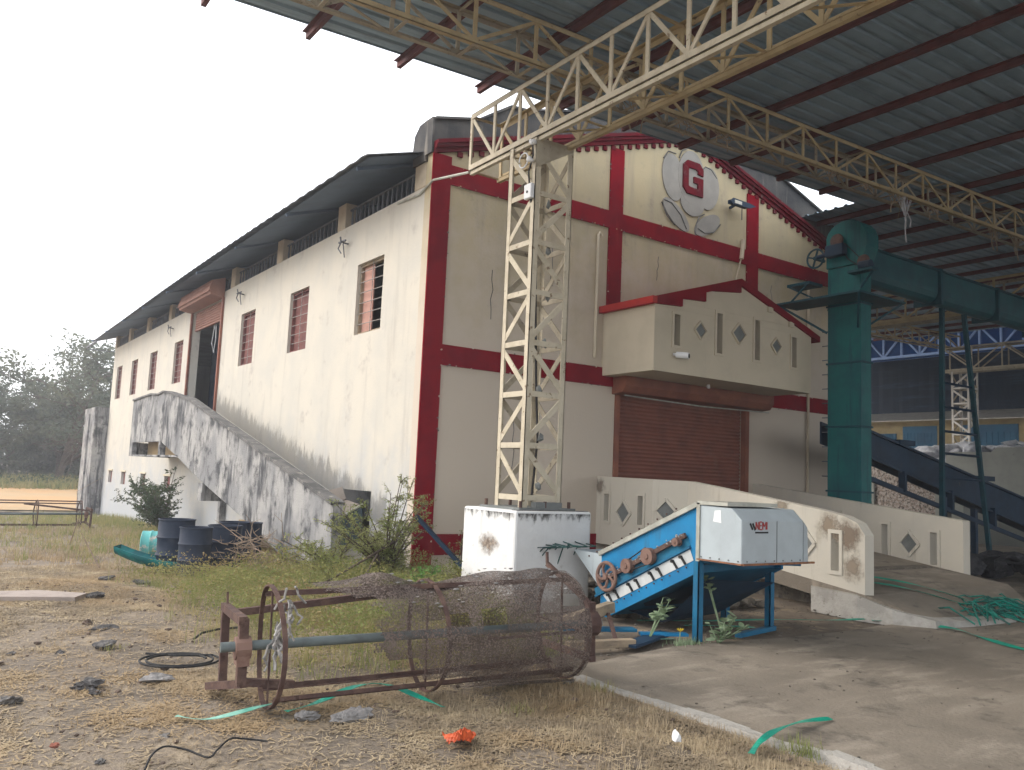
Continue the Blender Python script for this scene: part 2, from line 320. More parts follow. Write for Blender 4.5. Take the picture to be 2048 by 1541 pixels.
def copy_thing(o, loc, rz=0, label=None, parent=None):
    c = o.copy(); COL.objects.link(c); c.parent = parent
    if parent is None: c.location = loc; c.rotation_euler = (0, 0, rz)
    if label: c['label'] = label
    for ch in o.children: copy_thing(ch, None, 0, None, c)
    return c
XZ = lambda a, b, t: (a, t, b)      # polygon in x,z extruded along y
YZ = lambda a, b, t: (t, a, b)      # polygon in y,z extruded along x
XY = lambda a, b, t: (a, b, t)
def gz(x, y):
    if y <= 0: return 0.0
    if y < 28: return -.027 * y
    return -.756 + .03 * (y - 28) if y < 70 else .504 + .004 * (y - 70)
def gza(x, y):
    y = np.asarray(y, float)
    return np.where(y <= 0, 0, np.where(y < 28, -.027 * y, np.where(y < 70, -.756 + .03 * (y - 28), .504 + .004 * (y - 70))))

def gh(X, Y):
    X = np.asarray(X, float); Y = np.asarray(Y, float)
    b = .018 * np.sin(X * 2.3 + .7 * np.sin(Y * 1.7)) * np.sin(Y * 1.9 + 1.3) + .012 * np.sin(X * 5.1 + Y * 3.3)
    return gza(X, Y) - .03 + np.where((X < -2.2) & (X > -12) & (Y < 30), b, 0)
def wall_grid(mb, us, vs, holes, P, t):
    """wall with rectangular openings: P(u,v,d) maps to 3-D, d 0 outer face, t inner face"""
    U = sorted(set(us + [h[0] for h in holes] + [h[1] for h in holes])); V = sorted(set(vs + [h[2] for h in holes] + [h[3] for h in holes]))
    def solid(i, j):
        if i < 0 or j < 0 or i >= len(U) - 1 or j >= len(V) - 1: return False
        u = (U[i] + U[i + 1]) / 2; v = (V[j] + V[j + 1]) / 2
        return not any(h[0] < u < h[1] and h[2] < v < h[3] for h in holes)
    for i in range(len(U) - 1):
        for j in range(len(V) - 1):
            if not solid(i, j): continue
            a, b, c, d = U[i], U[i + 1], V[j], V[j + 1]
            mb.add([P(a, c, 0), P(b, c, 0), P(b, d, 0), P(a, d, 0)], [(0, 1, 2, 3)])
            mb.add([P(a, c, t), P(b, c, t), P(b, d, t), P(a, d, t)], [(3, 2, 1, 0)])
            for (di, dj, e, f) in ((-1, 0, (a, c), (a, d)), (1, 0, (b, c), (b, d)), (0, -1, (a, c), (b, c)), (0, 1, (a, d), (b, d))):
                if not solid(i + di, j + dj):
                    mb.add([P(e[0], e[1], 0), P(f[0], f[1], 0), P(f[0], f[1], t), P(e[0], e[1], t)], [(0, 1, 2, 3)])
    return mb

# ------------------------------------------------------------------ setting: ground
def ground():
    xs = np.concatenate([[-160, -90, -50, -30, -20, -14], np.arange(-10, 1.01, .22), [1.6, 2.4, 3.5, 5, 8, 12, 20, 35, 60, 110, 180]])
    ys = np.concatenate([[-60, -30, -18], np.arange(-13, 5.01, .22), np.arange(5.5, 31, .7), [33, 36, 40, 45, 52, 60, 70, 85, 110, 150, 220, 320]])
    X, Y = np.meshgrid(xs, ys); Z = gza(X, Y)
    Z = gh(X, Y) + np.where((X < -2.2) & (X > -12) & (Y < 30), .006 * rng.standard_normal(X.shape), 0)
    # drop the soil under the concrete floor and inside the buildings
    Z = np.where((X > -1.9) & (Y < -6.2), -.12, Z)
    V = np.stack([X, Y, Z], -1).reshape(-1, 3); nx = len(xs); F = []
    for j in range(len(ys) - 1):
        for i in range(nx - 1): F.append((j * nx + i, j * nx + i + 1, (j + 1) * nx + i + 1, (j + 1) * nx + i))
    o = arrmesh('ground', V, F, SOIL); o['kind'] = 'structure'
    o.data.polygons.foreach_set('use_smooth', [True] * len(o.data.polygons))
ground()
def field():
    # bare orange field beyond the yard, draped on the rise
    mb = MB(); ys = [29.5, 32, 36, 41, 46, 52]
    lft = -40; rgt = -.6
    vs = []
    for i, y in enumerate(ys):
        w = .7 * math.sin(i * 2.1)
        vs += [(lft, y + w, gz(0, y + w) + .02), (-8 + w, y - w * .6, gz(0, y - w * .6) + .02), (rgt, y + .5 * w, gz(0, y + .5 * w) + .02), (25, y, gz(0, y) + .02)]
    fs = [(4 * i + j, 4 * i + j + 1, 4 * i + j + 5, 4 * i + j + 4) for i in range(len(ys) - 1) for j in range(3)]
    mb.add(vs, fs); o = mb.build('field', FIELD); o['kind'] = 'structure'
field()
def floor():
    # cast floor of the open shed: one slab with a chipped, slightly wavy edge
    q = random.Random(3); pts = []
    y = -45
    while y < -6.5:
        pts.append((-2.02 + .03 * math.sin(y * 2.1) + q.uniform(-.03, .03) + (.10 if y < -8.6 else 0), y)); y += .28
    x = -2.05
    for (x1, y1) in ((-2.05, -6.38), (-1.2, -6.22), (-.4, -6.10), (.3, -6.06), (1.2, -6.22), (2.2, -6.25), (3.1, -6.15), (4.2, -6.2)):
        pts.append((x1, y1 + q.uniform(-.03, .03)))
    pts += [(5.5, -6.1), (6.6, -5.3), (7.6, -4.4), (9, -3), (12.8, -.2), (14, 8), (40, 30), (90, 45), (90, -45)]
    mb = MB(); n = len(pts)
    mb.prism(pts, XY, -.11, .002)
    o = mb.build('concrete_floor', FLOOR); o['kind'] = 'structure'
    # paler broken nosing along the open edge
    mb = MB(); e = [p for p in pts if p[0] < -1.8 and p[1] < -6.4]
    for a, b in zip(e[:-1], e[1:]):
        if a[1] < -12: continue
        w = q.uniform(.05, .11)
        mb.add([(a[0] - .012, a[1], .006), (b[0] - .012, b[1], .006), (b[0] + w, b[1], .006), (a[0] + w, a[1], .006),
                (a[0] - .02, a[1], -.1), (b[0] - .02, b[1], -.1)], [(0, 1, 2, 3), (4, 5, 1, 0)])
    o = mb.build('floor_edge', EDGE); o['kind'] = 'structure'
floor()

# ------------------------------------------------------------------ warehouse
LEN = 28.2; WID = 12.3; RX = 6.15
def rake(x): return 7.03 + (1.87 / 6.15) * (x if x <= RX else WID - x)
W = thing('warehouse', 'long cream plastered gabled warehouse with maroon bands and a cotton boll emblem', 'building', (0, 0, 0))
def warehouse():
    win = [2.24, 5.88, 9.5, 16.66, 20.3, 23.6, 26.7]
    low = [16.66, 20.3, 23.86, 26.6]
    holes = [(y - .57, y + .57, 4.18, 5.57) for y in win] + [(y - .4, y + .4, .66, 1.15) for y in low]
    holes += [(11.85, 15.1, 2.62, 6.3), (1.62, 2.78, .35, 1.24)]
    mb = MB(); wall_grid(mb, [.25, LEN], [-1.6, 6.47], holes, lambda u, v, d: (d, u, v), .25)
    sw = mb.build('side_wall', SIDEW, W)
    mb = MB(); wall_grid(mb, [0, WID], [-.4, 7.03], [(4.35, 8.05, .72, 3.5)], lambda u, v, d: (u, d, v), .25)
    mb.prism([(0, 7.03), (WID, 7.03), (RX, 8.9)], XZ, 0, .25)
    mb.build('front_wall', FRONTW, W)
    mb = MB(); mb.box(WID - .25, WID, .25, LEN, -1.6, 6.47); mb.box(.25, WID - .25, LEN - .25, LEN, -1.6, 6.47)
    mb.prism([(.25, 6.47), (WID - .25, 6.47), (RX, 8.6)], XZ, LEN - .24, LEN - .02)
    mb.build('rear_wall', SIDEW, W)
    mb = MB(); mb.box(.26, WID - .26, .26, LEN - .26, 2.3, 2.55); mb.box(.26, WID - .26, .26, LEN - .26, 6.1, 6.3); mb.build('inner_floor', CONC, W)
    # windows: frame, two shutter leaves, welded grille
    for i, y in enumerate(win):
        z0, z1 = 4.18, 5.57; a, b = y - .57, y + .57
        f = MB(); t = .05
        f.box(.07, .15, a, a + t, z0, z1); f.box(.07, .15, b - t, b, z0, z1); f.box(.07, .15, a + t, b - t, z0, z0 + t); f.box(.07, .15, a + t, b - t, z1 - t, z1)
        w = f.build('window', WOOD if i == 0 else WSHUT, W)
        s = MB()
        pale = (i == 0)
        if pale: s.box(.13, .155, a + .66, b - t, z0 + t, z1 - t)        # one leaf shut, the near one missing
        else: s.box(.13, .155, a + t, y - .006, z0 + t, z1 - t); s.box(.132, .157, y + .006, b - t, z0 + t, z1 - t)
        so = s.build('shutter', WSHUTP if pale else WSHUT, w)
        g = MB()
        for k in range(6): zz = z0 + .2 + k * .205; g.tube([(.055, a + .01, zz), (.055, b - .01, zz + .012)], .009, 5)
        g.tube([(.06, y, z0), (.06, y, z1)], .008, 5)
        g.build('grille', GRILL, w)
    for i, y in enumerate(low):
        f = MB(); f.box(.10, .16, y - .4, y + .4, .66, 1.15); w = f.build('vent_window', WSHUT, W)
        s = MB(); s.box(-.035, .06, y - .5, y + .5, 1.152, 1.21); s.build('lintel', BALC, w)
    # thin sill line, wall hooks with wire
    for k, y in enumerate((3.35, 10.0, 17.6)):
        g = MB(); z = 6.1
        g.tube([(0, y, z), (-.16, y, z + .02), (-.2, y - .05, z + .1)], .018, 5); g.tube([(-.16, y, z), (-.16, y + .12, z - .1), (-.12, y + .05, z - .2)], .014, 5)
        g.tube([(-.12, y - .14, z + .03), (-.15, y + .12, z + .02)], .022, 5); g.tube([(-.1, y + .03, z), (-.06, y + .02, z - .28)], .012, 5)
        g.build('wall_bracket', RAIL, W)
    # posts and balustrade along the wall head
    ps = [.42, 3.74, 7.36, 11.05, 14.62, 18.2, 21.7, 25.1, 28.0]
    for i, y in enumerate(ps):
        h = MB(); w = .19
        h.box(-.015, .24, y - w, y + w, 6.47, 7.02 - .015 * (i % 2)); h.build('post', PILLW, W, bevel=.012)
    for i in range(8):
        a, b = ps[i] + .19, ps[i + 1] - .19; g = MB()
        g.bar((.1, a, 6.86), (.1, b, 6.86), .035, .03); g.bar((.1, a, 6.52), (.1, b, 6.52), .03, .025)
        n = 15
        for k in range(n):
            y = a + (b - a) * (k + .5) / n; g.tube([(.1, y, 6.48), (.1, y, 6.62), (.1, y + .004, 6.74), (.1, y, 6.86)], [.016, .027, .016, .02], 5)
        g.build('balustrade', RAIL, W)
    # roof: two slopes of ribbed sheet, eave wandering a little, with purlins under the overhang
    for side in (0, 1):
        mb = MB(); ny = 120; rows = []
        for k in range(ny + 1):
            y = .26 + (28.62 - .26) * k / ny; rib = .022 * (1 if k % 2 else 0)
            ex = -1.1 + .2 * k / ny; ez = 6.76 + .08 * math.sin(math.pi * min(1, k / ny * 1.3)) - .05 * max(0, k / ny - .8) * 5
            a = (ex, y, ez + rib); b = (RX, y, 9.0 + rib)
            if side: a = (WID - a[0], a[1], a[2])
            rows += [a, b]
        mb.add(rows, [(2 * k, 2 * k + 1, 2 * k + 3, 2 * k + 2) for k in range(ny)])
        o = mb.build('roof', ROOFS, W); m = o.modifiers.new('Solid', 'SOLIDIFY'); m.thickness = .012; m.offset = 0
        if side == 0:
            p = MB()
            for k in range(9): y = .9 + k * 3.42; p = MB(); p.bar((-.98, y, 6.72), (2.5, y, 7.86), .05, .06); p.build('rafter', SOFF, o)
            p = MB(); p.add([(-1.02, .32, 6.755), (-.84, 28.5, 6.74), (5.9, 28.5, 8.86), (5.9, .32, 8.86)], [(0, 1, 2, 3)]); p.build('soffit', SOFF, o)
            g = MB(); g.box(-1.12, -1.06, 26, 28.5, 6.40, 6.46); g.box(-1.1, 0, 28.3, 28.34, 6.33, 6.37); g.build('gutter', RAIL, o)
    # upper doorway: rolled-up shutter in its hood, guide rail, hanging cable
    d = MB(); z1 = 6.02
    prof = []
    for k in range(14): prof.append((6.02 - .07 * k, .10 - .006 * (k % 2)))
    d.box(.09, .13, 11.92, 15.02, 5.7, 6.29)
    for k in range(8): d.tube([(.085, 11.92, 5.73 + k * .074), (.085, 15.02, 5.73 + k * .074)], .03, 5)
    us = d.build('rolling_shutter', SHUTL, W)
    h = MB(); h.prism([(-.02, 6.28), (-.40, 6.34), (-.45, 6.5), (-.36, 6.74), (-.02, 6.86)], lambda a, b, t: (a, t, b), 11.75, 15.25)
    for k in range(4): h.bar((-.455 + .025 * k, 11.75, 6.42 + .10 * k), (-.455 + .025 * k, 15.25, 6.42 + .10 * k), .03, .03)
    h.build('hood', SHUTL, us)
    for ya in (11.76, 15.1): g = MB(); g.box(-.06, .02, ya, ya + .1, 2.6, 6.3); g.build('guide_rail', HOOD, us)
    g = MB(); g.tube([(.2, 13.3, 6.2), (.18, 13.28, 5.6), (.2, 13.5, 5.2), (.22, 13.3, 4.9), (.2, 13.1, 5.3), (.2, 13.2, 5.9)], .015, 5); g.build('hanging_cable', PLASTW, us)
    g = MB(); g.box(.9, .95, 11.2, 16.0, 2.55, 6.1); g.build('inner_partition', BLUEW, W)
    # maroon bands on the gable front
    b = MB(); b.box(.34, WID - .34, -.03, 0, 3.41, 3.76); b.build('red_band', RED, W)
    b = MB(); b.box(.34, WID - .34, -.03, 0, 6.52, 6.86); b.build('red_band', RED, W)
    b = MB(); b.box(.34, 3.86, -.03, 0, .28, .62); b.build('red_band', RED, W)
    for x0, x1 in ((-.02, .34), (WID - .34, WID + .02)):
        b = MB(); b.box(x0, x1, -.034, 0, -.05, 7.0); b.build('red_pilaster', RED, W)
    for x0, x1 in ((3.94, 4.29), (8.01, 8.40)):
        b = MB(); b.box(x0, x1, -.03, 0, 3.76, 6.52); b.box(x0, x1, -.03, 0, 6.86, rake((x0 + x1) / 2) - .12); b.build('red_pilaster', RED, W)
    # raking cornice with dentils
    c = MB(); 
    for sx in (0, 1):
        m = (lambda x: x) if sx == 0 else (lambda x: WID - x)
        for (o0, o1, d0, d1) in ((-.04, .04, -.06, 0), (.04, .10, -.11, 0), (.10, .17, -.15, 0)):
            xs = [-.01, RX]; zs = [rake(0) - .003, rake(RX)]
            c.add([(m(xs[0]), d0, zs[0] + o0), (m(xs[1]), d0, zs[1] + o0), (m(xs[1]), d0, zs[1] + o1), (m(xs[0]), d0, zs[0] + o1),
                   (m(xs[0]), d1, zs[0] + o0), (m(xs[1]), d1, zs[1] + o0), (m(xs[1]), d1, zs[1] + o1), (m(xs[0]), d1, zs[0] + o1)],
                  [(0, 1, 2, 3), (7, 6, 5, 4), (0, 4, 5, 1), (3, 2, 6, 7), (0, 3, 7, 4), (1, 5, 6, 2)])
    co = c.build('cornice', CORN, W)
    dn = MB()
    for k in range(26):
        x = .50 + k * .218
        for xx in (x, WID - x):
            z = rake(xx) - .01; dn.box(xx - .047, xx + .047, -.045, 0, z - .13, z - .045)
    dn.build('dentils', CORN, co)
    # sooty parapet above
    p = MB(); pr = [(-.02, 7.12), (-.02, 7.62), (.85, 7.84), (1.5, 8.27), (1.85, 8.30), (3.0, 8.62), (RX, 9.6), (9.3, 8.80), (10.8, 8.32), (11.45, 7.84), (WID + .02, 7.62), (WID + .02, 7.12), (RX, 9.0)]
    lo = [(-.02, 7.20), (RX, 9.09), (WID + .02, 7.20)]
    def cap(x): 
        for a, b in zip(pr[1:10], pr[2:11]):
            if a[0] <= x <= b[0]: return a[1] + (b[1] - a[1]) * (x - a[0]) / (b[0] - a[0])
    xs = [-.02, .85, 1.5, 1.85, 3.0, RX, 9.3, 10.8, 11.45, WID + .02]
    for a, b in zip(xs[:-1], xs[1:]):
        p.add([(a, .0, rake(max(0, min(WID, a))) + .17), (b, 0, rake(max(0, min(WID, b))) + .17), (b, 0, cap(b)), (a, 0, cap(a)),
               (a, .2, rake(max(0, min(WID, a))) + .17), (b, .2, rake(max(0, min(WID, b))) + .17), (b, .2, cap(b)), (a, .2, cap(a))],
              [(0, 1, 2, 3), (7, 6, 5, 4), (3, 2, 6, 7), (0, 4, 5, 1)] + ([(0, 3, 7, 4)] if a < 0 else []) + ([(1, 5, 6, 2)] if b > WID else []))
        p.bar((a, -.02, cap(a) - .02), (b, -.02, cap(b) - .02), .10, .04)
    p.prism([(.2, 6.9), (.62, 6.9), (.66, 7.2), (.62, 7.45), (.45, 7.6), (.2, 7.62)], lambda a, b, t: (t, a, b), -.06, .8)
    p.box(-.06, -.02, -.02, .2, 7.0, 7.62)
    p.build('parapet', PARA, W)
    # balcony over the shutter: box with slots, diamonds and a stepped red gable cap
    B = MB(); x0, x1, yf = 3.88, 8.42, -1.4
    cx = (x0 + x1) / 2
    slots = [4.44, 5.58, 6.68, 7.84]; shf = [(4.11, 4.68), (4.10, 4.87), (4.10, 4.90), (4.08, 4.70)]
    holes = [(x - .075, x + .075, z0, z1) for x, (z0, z1) in zip(slots, shf)]
    wall_grid(B, [x0, x1], [3.68, 4.78], [(h[0], h[1], h[2], min(h[3], 4.78)) for h in holes], lambda u, v, d: (u, yf + d, v), .14)
    # stepped gable above z 4.78, cut round the tall slots
    B.box(x0 + .65, 5.50, yf, yf + .14, 4.782, 4.92); B.box(5.662, 6.60, yf, yf + .14, 4.782, 4.92); B.box(6.762, x1 - .65, yf, yf + .14, 4.782, 4.92)
    B.prism([(x0, 4.782), (x0 + .649, 4.782), (x0 + .649, 4.90), (x0, 4.84)], XZ, yf, yf + .14)
    B.prism([(x0 + .66, 4.922), (x0 + 1.28, 4.922), (x0 + 1.28, 5.06), (x0 + .66, 5.03)], XZ, yf, yf + .14)
    B.prism([(x0 + 1.281, 4.922), (cx, 4.922), (cx, 5.47), (x0 + 1.281, 5.30)], XZ, yf, yf + .14)
    B.prism([(cx + .001, 4.922), (8.0, 4.922), (cx + .001, 5.50)], XZ, yf, yf + .14)
    B.prism([(x1 - .649, 4.782), (x1, 4.782), (8.0, 4.92), (x1 - .649, 4.92)], XZ, yf, yf + .14)
    B.box(x0, x0 + .14, yf + .14, 0, 3.68, 4.82); B.box(x1 - .14, x1, yf + .14, 0, 3.68, 4.82)
    B.box(x0, x1, yf, 0, 3.60, 3.68)
    ba = B.build('balcony', BALC, W)
    f = MB()
    for h in holes:
        for (a, b, c_, d_) in ((h[0] - .05, h[0], h[2] - .05, h[3] + .05), (h[1], h[1] + .05, h[2] - .05, h[3] + .05), (h[0], h[1], h[2] - .05, h[2]), (h[0], h[1], h[3], h[3] + .05)):
            f.box(a, b, yf - .022, yf + .01, c_, d_)
    for (x, z, r) in ((5.06, 4.47, .17), (6.14, 4.55, .21), (7.27, 4.45, .17)):
        for i in range(4):
            an = [(x + r, z), (x, z + r), (x - r, z), (x, z - r)]; a, b = an[i], an[(i + 1) % 4]
            f.bar((a[0], yf - .012, a[1]), (b[0], yf - .012, b[1]), .03, .05, up=(0, 1, 0))
    f.build('slot_frames', BALC, ba)
    f = MB()
    for (x, z, r) in ((5.06, 4.47, .145), (6.14, 4.55, .185), (7.27, 4.45, .145)):
        f.prism([(x + r, z), (x, z + r), (x - r, z), (x, z - r)], XZ, yf - .006, yf - .002)
    f.build('diamond_pane', DGREY, ba)
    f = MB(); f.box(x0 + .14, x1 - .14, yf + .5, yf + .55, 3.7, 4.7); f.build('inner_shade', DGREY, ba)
    c = MB(); e = yf - .055
    for s in (0, 1):
        xa, za, xb, zb = (x0 - .10, 4.79, cx, 5.50) if s == 0 else (x1 + .24, 4.70, cx, 5.50)
        c.add([(xa, e, za), (xb, e, zb), (xb, e, zb + .14), (xa, e, za + .12), (xa, 0, za), (xb, 0, zb), (xb, 0, zb + .14), (xa, 0, za + .12)],
              [(0, 1, 2, 3), (7, 6, 5, 4), (0, 4, 5, 1), (3, 2, 6, 7), (0, 3, 7, 4)])
    c.build('gable_cap', RED, ba)
    c = MB(); c.box(x0 - .11, x0 - .002, yf - .062, 0, 4.80, 4.925); c.build('eave_edge', REDB, ba)
    c = MB()
    for (xa, xb, z) in ((x0 - .02, x0 + .66, 4.80), (x0 + .66, x0 + 1.28, 4.99), (x0 + 1.28, cx, 5.24)):
        zl = lambda x: 4.79 + (x - (x0 - .10)) / (cx - x0 + .10) * .71
        c.prism([(xa, z), (xb, z + (.12 if z > 5.1 else .04)), (xb, max(z + .13, zl(xb) + .02)), (xa, max(z + .01, zl(xa) + .02))], XZ, e + .004, yf - .001)
    c.build('stepped_trim', RED, ba)
    c = MB()
    for x in (7.05, 7.72): zz = 4.70 + (x1 + .3 - x) / (x1 + .3 - cx) * .80; c.box(x - .07, x + .07, yf - .05, yf - .001, zz - .11, zz - .01)
    c.build('corbel', BALC, ba)
    # main rolling shutter
    s = MB(); s.box(4.36, 8.04, .14, .17, .72, 3.5)
    for k in range(36): s.tube([(4.37, .135, .75 + k * .076), (8.03, .135, .75 + k * .076)], .036, 6)
    sh = s.build('rolling_shutter', SHUT, W)
    s = MB(); s.prism([(-.002, 3.27), (-.30, 3.30), (-.40, 3.42), (-.40, 3.66), (-.30, 3.76), (-.002, 3.78)], lambda a, b, t: (t, a, b), 4.16, 8.52); s.build('hood', HOOD, sh)
    s = MB(); s.tube([(4.22, -.3, 3.24), (6.3, -.31, 3.20), (8.48, -.3, 3.24)], .014, 5); s.build('pull_cable', TRIM, sh)
    for xa in (4.24, 8.04): s = MB(); s.box(xa, xa + .12, -.03, .1, .72, 3.27); s.build('guide_rail', HOOD, sh)
    # rain pipe and old conduits on the front
    s = MB(); s.tube([(10.2, -.06, .3), (10.2, -.06, 6.4)], .035, 6); s.build('rain_pipe', PILLW, W)
    s = MB(); s.tube([(3.66, -.045, 3.92), (3.66, -.045, 6.3), (3.69, -.045, 6.36), (3.74, -.045, 6.3)], .03, 6); s.build('conduit', BALC, W)
    s = MB(); s.tube([(7.86, -.05, 7.05), (7.78, -.07, 6.6)], .05, 6); s.tube([(7.78, -.06, 6.6), (7.55, -.05, 5.9)], .018, 5); s.build('spout_pipe', PILLW, W)
    # emblem: cotton boll with G
    e = MB()
    def ell(cx_, cz_, rx, rz, rot=0, n=26, t=-.035):
        p = []
        for k in range(n):
            a = 2 * math.pi * k / n; x = rx * math.cos(a); z = rz * math.sin(a); p.append((cx_ + x * math.cos(rot) - z * math.sin(rot), cz_ + x * math.sin(rot) + z * math.cos(rot)))
        return p
    e.prism(ell(6.2, 8.08, .40, .58), XZ, -.036, 0); e.prism(ell(5.66, 7.96, .31, .50, .18), XZ, -.030, 0); e.prism(ell(6.72, 7.96, .34, .48, -.15), XZ, -.032, 0)
    e.prism(ell(6.25, 7.55, .36, .30), XZ, -.034, 0)
    em = e.build('emblem', PLAST2, W)
    e = MB()
    for (cx_, cz_, rx, rz, r_, tip) in ((5.78, 7.18, .46, .19, -.62, 1), (6.72, 7.15, .44, .19, .55, 1)):
        e.prism(ell(cx_, cz_, rx, rz, r_), XZ, -.028, 0)
    e.build('leaf', PLAST2, em)
    e = MB()
    for pts in ([(5.40, 7.42), (5.62, 7.40), (5.9, 7.2), (6.08, 6.93)], [(6.35, 6.85), (6.37, 7.1), (6.46, 7.28), (6.62, 7.37)], [(6.42, 7.02), (6.62, 6.96), (6.9, 7.02), (7.12, 7.25)],
                [(5.34, 7.36), (5.5, 7.1), (5.74, 6.95)], [(5.36, 8.3), (5.5, 8.48), (5.72, 8.48)], [(5.82, 8.42), (5.9, 8.6), (6.05, 8.68)], [(6.5, 8.3), (6.62, 8.42), (6.8, 8.40), (6.98, 8.25)]):
        e.tube([(x, -.03, z) for x, z in pts], .013, 5)
    e.build('outline', MOULD, em)
    e = MB(); t0, t1 = -.075, -.036; X0, X1, Z0, Z1 = 5.92, 6.52, 7.70, 8.42; w = .155
    G = [[(X0, Z0 + .12), (X0 + w, Z0 + .17), (X0 + w, Z1 - .16), (X0, Z1 - .11)],
         [(X0, Z1 - .11), (X0 + w, Z1 - .16), (X0 + .21, Z1 - .15), (X0 + .12, Z1)], [(X0 + .12, Z1), (X0 + .21, Z1 - .15), (X1 - .21, Z1 - .15), (X1 - .12, Z1)],
         [(X1 - .12, Z1), (X1 - .21, Z1 - .15), (X1 - w, Z1 - .19), (X1, Z1 - .12)], [(X1, Z1 - .12), (X1 - w, Z1 - .19), (X1 - w, Z1 - .24), (X1, Z1 - .26)],
         [(X0, Z0 + .12), (X0 + .12, Z0), (X0 + .21, Z0 + .15), (X0 + w, Z0 + .17)], [(X0 + .12, Z0), (X1, Z0), (X1 - w, Z0 + .15), (X0 + .21, Z0 + .15)],
         [(X1, Z0), (X1, Z0 + .40), (X1 - w, Z0 + .26), (X1 - w, Z0 + .15)], [(X1, Z0 + .40), (X1 - .28, Z0 + .40), (X1 - .28, Z0 + .27), (X1 - w, Z0 + .26)]]
    for g in G: e.prism(g, XZ, t0, t1)
    e.build('letter', CORN, em)
PLAST2 = mat('pale_grey_plaster', (.30, .28, .25), (.26, .245, .22), 3, .4, .65, c4=(.25, .23, .2), s4=9, lo4=.68, hi4=.73)
warehouse()
# wall lamp, cameras
t = thing('flood_lamp', 'dark flood lamp on the gable wall just right of the cotton emblem', 'lamp', (7.4, -.05, 7.7))
m = MB(); m.box(7.2, 7.75, -.30, -.16, 7.70, 7.78); m.prism([(7.1, 7.72), (7.2, 7.80), (7.75, 7.79), (7.95, 7.76), (7.75, 7.68), (7.2, 7.66)], XZ, -.32, -.30); m.build('housing', NAVY, t)
m = MB(); m.bar((7.45, -.16, 7.74), (7.45, 0, 7.7), .05); m.tube([(7.62, -.2, 7.7), (7.62, -.2, 7.42)], .01, 5); m.build('bracket', NAVY, t)
m = MB(); m.box(7.24, 7.46, -.335, -.32, 7.69, 7.76); m.build('lens', LED, t)
t = thing('security_camera', 'white tube camera sticking out of the balcony front below its first slot', 'camera', (4.4, -1.42, 3.93))
m = MB(); m.tube([(4.40, -1.45, 3.93), (4.50, -1.66, 3.90)], .06, 10); m.build('body', PLASTW, t, smooth=True)
m = MB(); m.tube([(4.50, -1.662, 3.90), (4.503, -1.668, 3.90)], .045, 10); m.build('lens', GLASS, t)
m = MB(); m.tube([(4.36, -1.402, 3.94), (4.41, -1.47, 3.93)], .025, 6); m.build('mount', PLASTW, t)
m = MB(); m.rock((6.1, -.7, 3.57), .05, (1, 1, 1), 4, 2, .05); o = m.build('ceiling_bulb', PLASTW, None, True, base=(6.1, -.7, 3.6)); tag(o, 'small white bulb under the balcony floor above the big shutter', 'light bulb')

# lean-to hood over the low opening near the corner
t = thing('metal_chute', 'folded grey metal chute leaning over the low opening near the building corner', 'chute', (-.5, 2.2, .2))
m = MB(); m.add([(-.02, 2.84, 1.27), (-1.0, 3.0, .95), (-1.0, 2.72, .72), (-.02, 2.62, 1.05)], [(0, 1, 2, 3)])
m.add([(-.02, 2.62, 1.05), (-1.0, 2.72, .72), (-1.0, 1.95, .40), (-.02, 1.9, .98)], [(0, 1, 2, 3)])
o = m.build('top_sheet', mat('taupe_sheet', (.26, .225, .195), (.21, .18, .155), 4), t); o.modifiers.new('S', 'SOLIDIFY').thickness = .02
m = MB(); m.add([(-.02, 1.9, .98), (-1.0, 1.95, .40), (-1.0, 1.92, -.1), (-.02, 1.82, .42)], [(0, 1, 2, 3)])
o = m.build('side_sheet', mat('slate_blue_sheet', (.075, .105, .13), (.06, .085, .105), 4), t); o.modifiers.new('S', 'SOLIDIFY').thickness = .02
m = MB(); m.tube([(-.02, 1.88, 1.0), (-1.02, 1.94, .42)], .022, 6); m.build('edge_strip', TRIM, t)

# annexe buttress at the far end of the long wall
m = MB(); m.box(-.55, 3, LEN + .02, 31, -1.4, 3.86); m.box(-.62, -.552, 29.4, 29.9, -1.4, 3.6)
o = m.build('annexe_wall', RAMPW, None, base=(0, 29, -1)); tag(o, 'low streaked grey block against the far end of the long warehouse', 'wall')

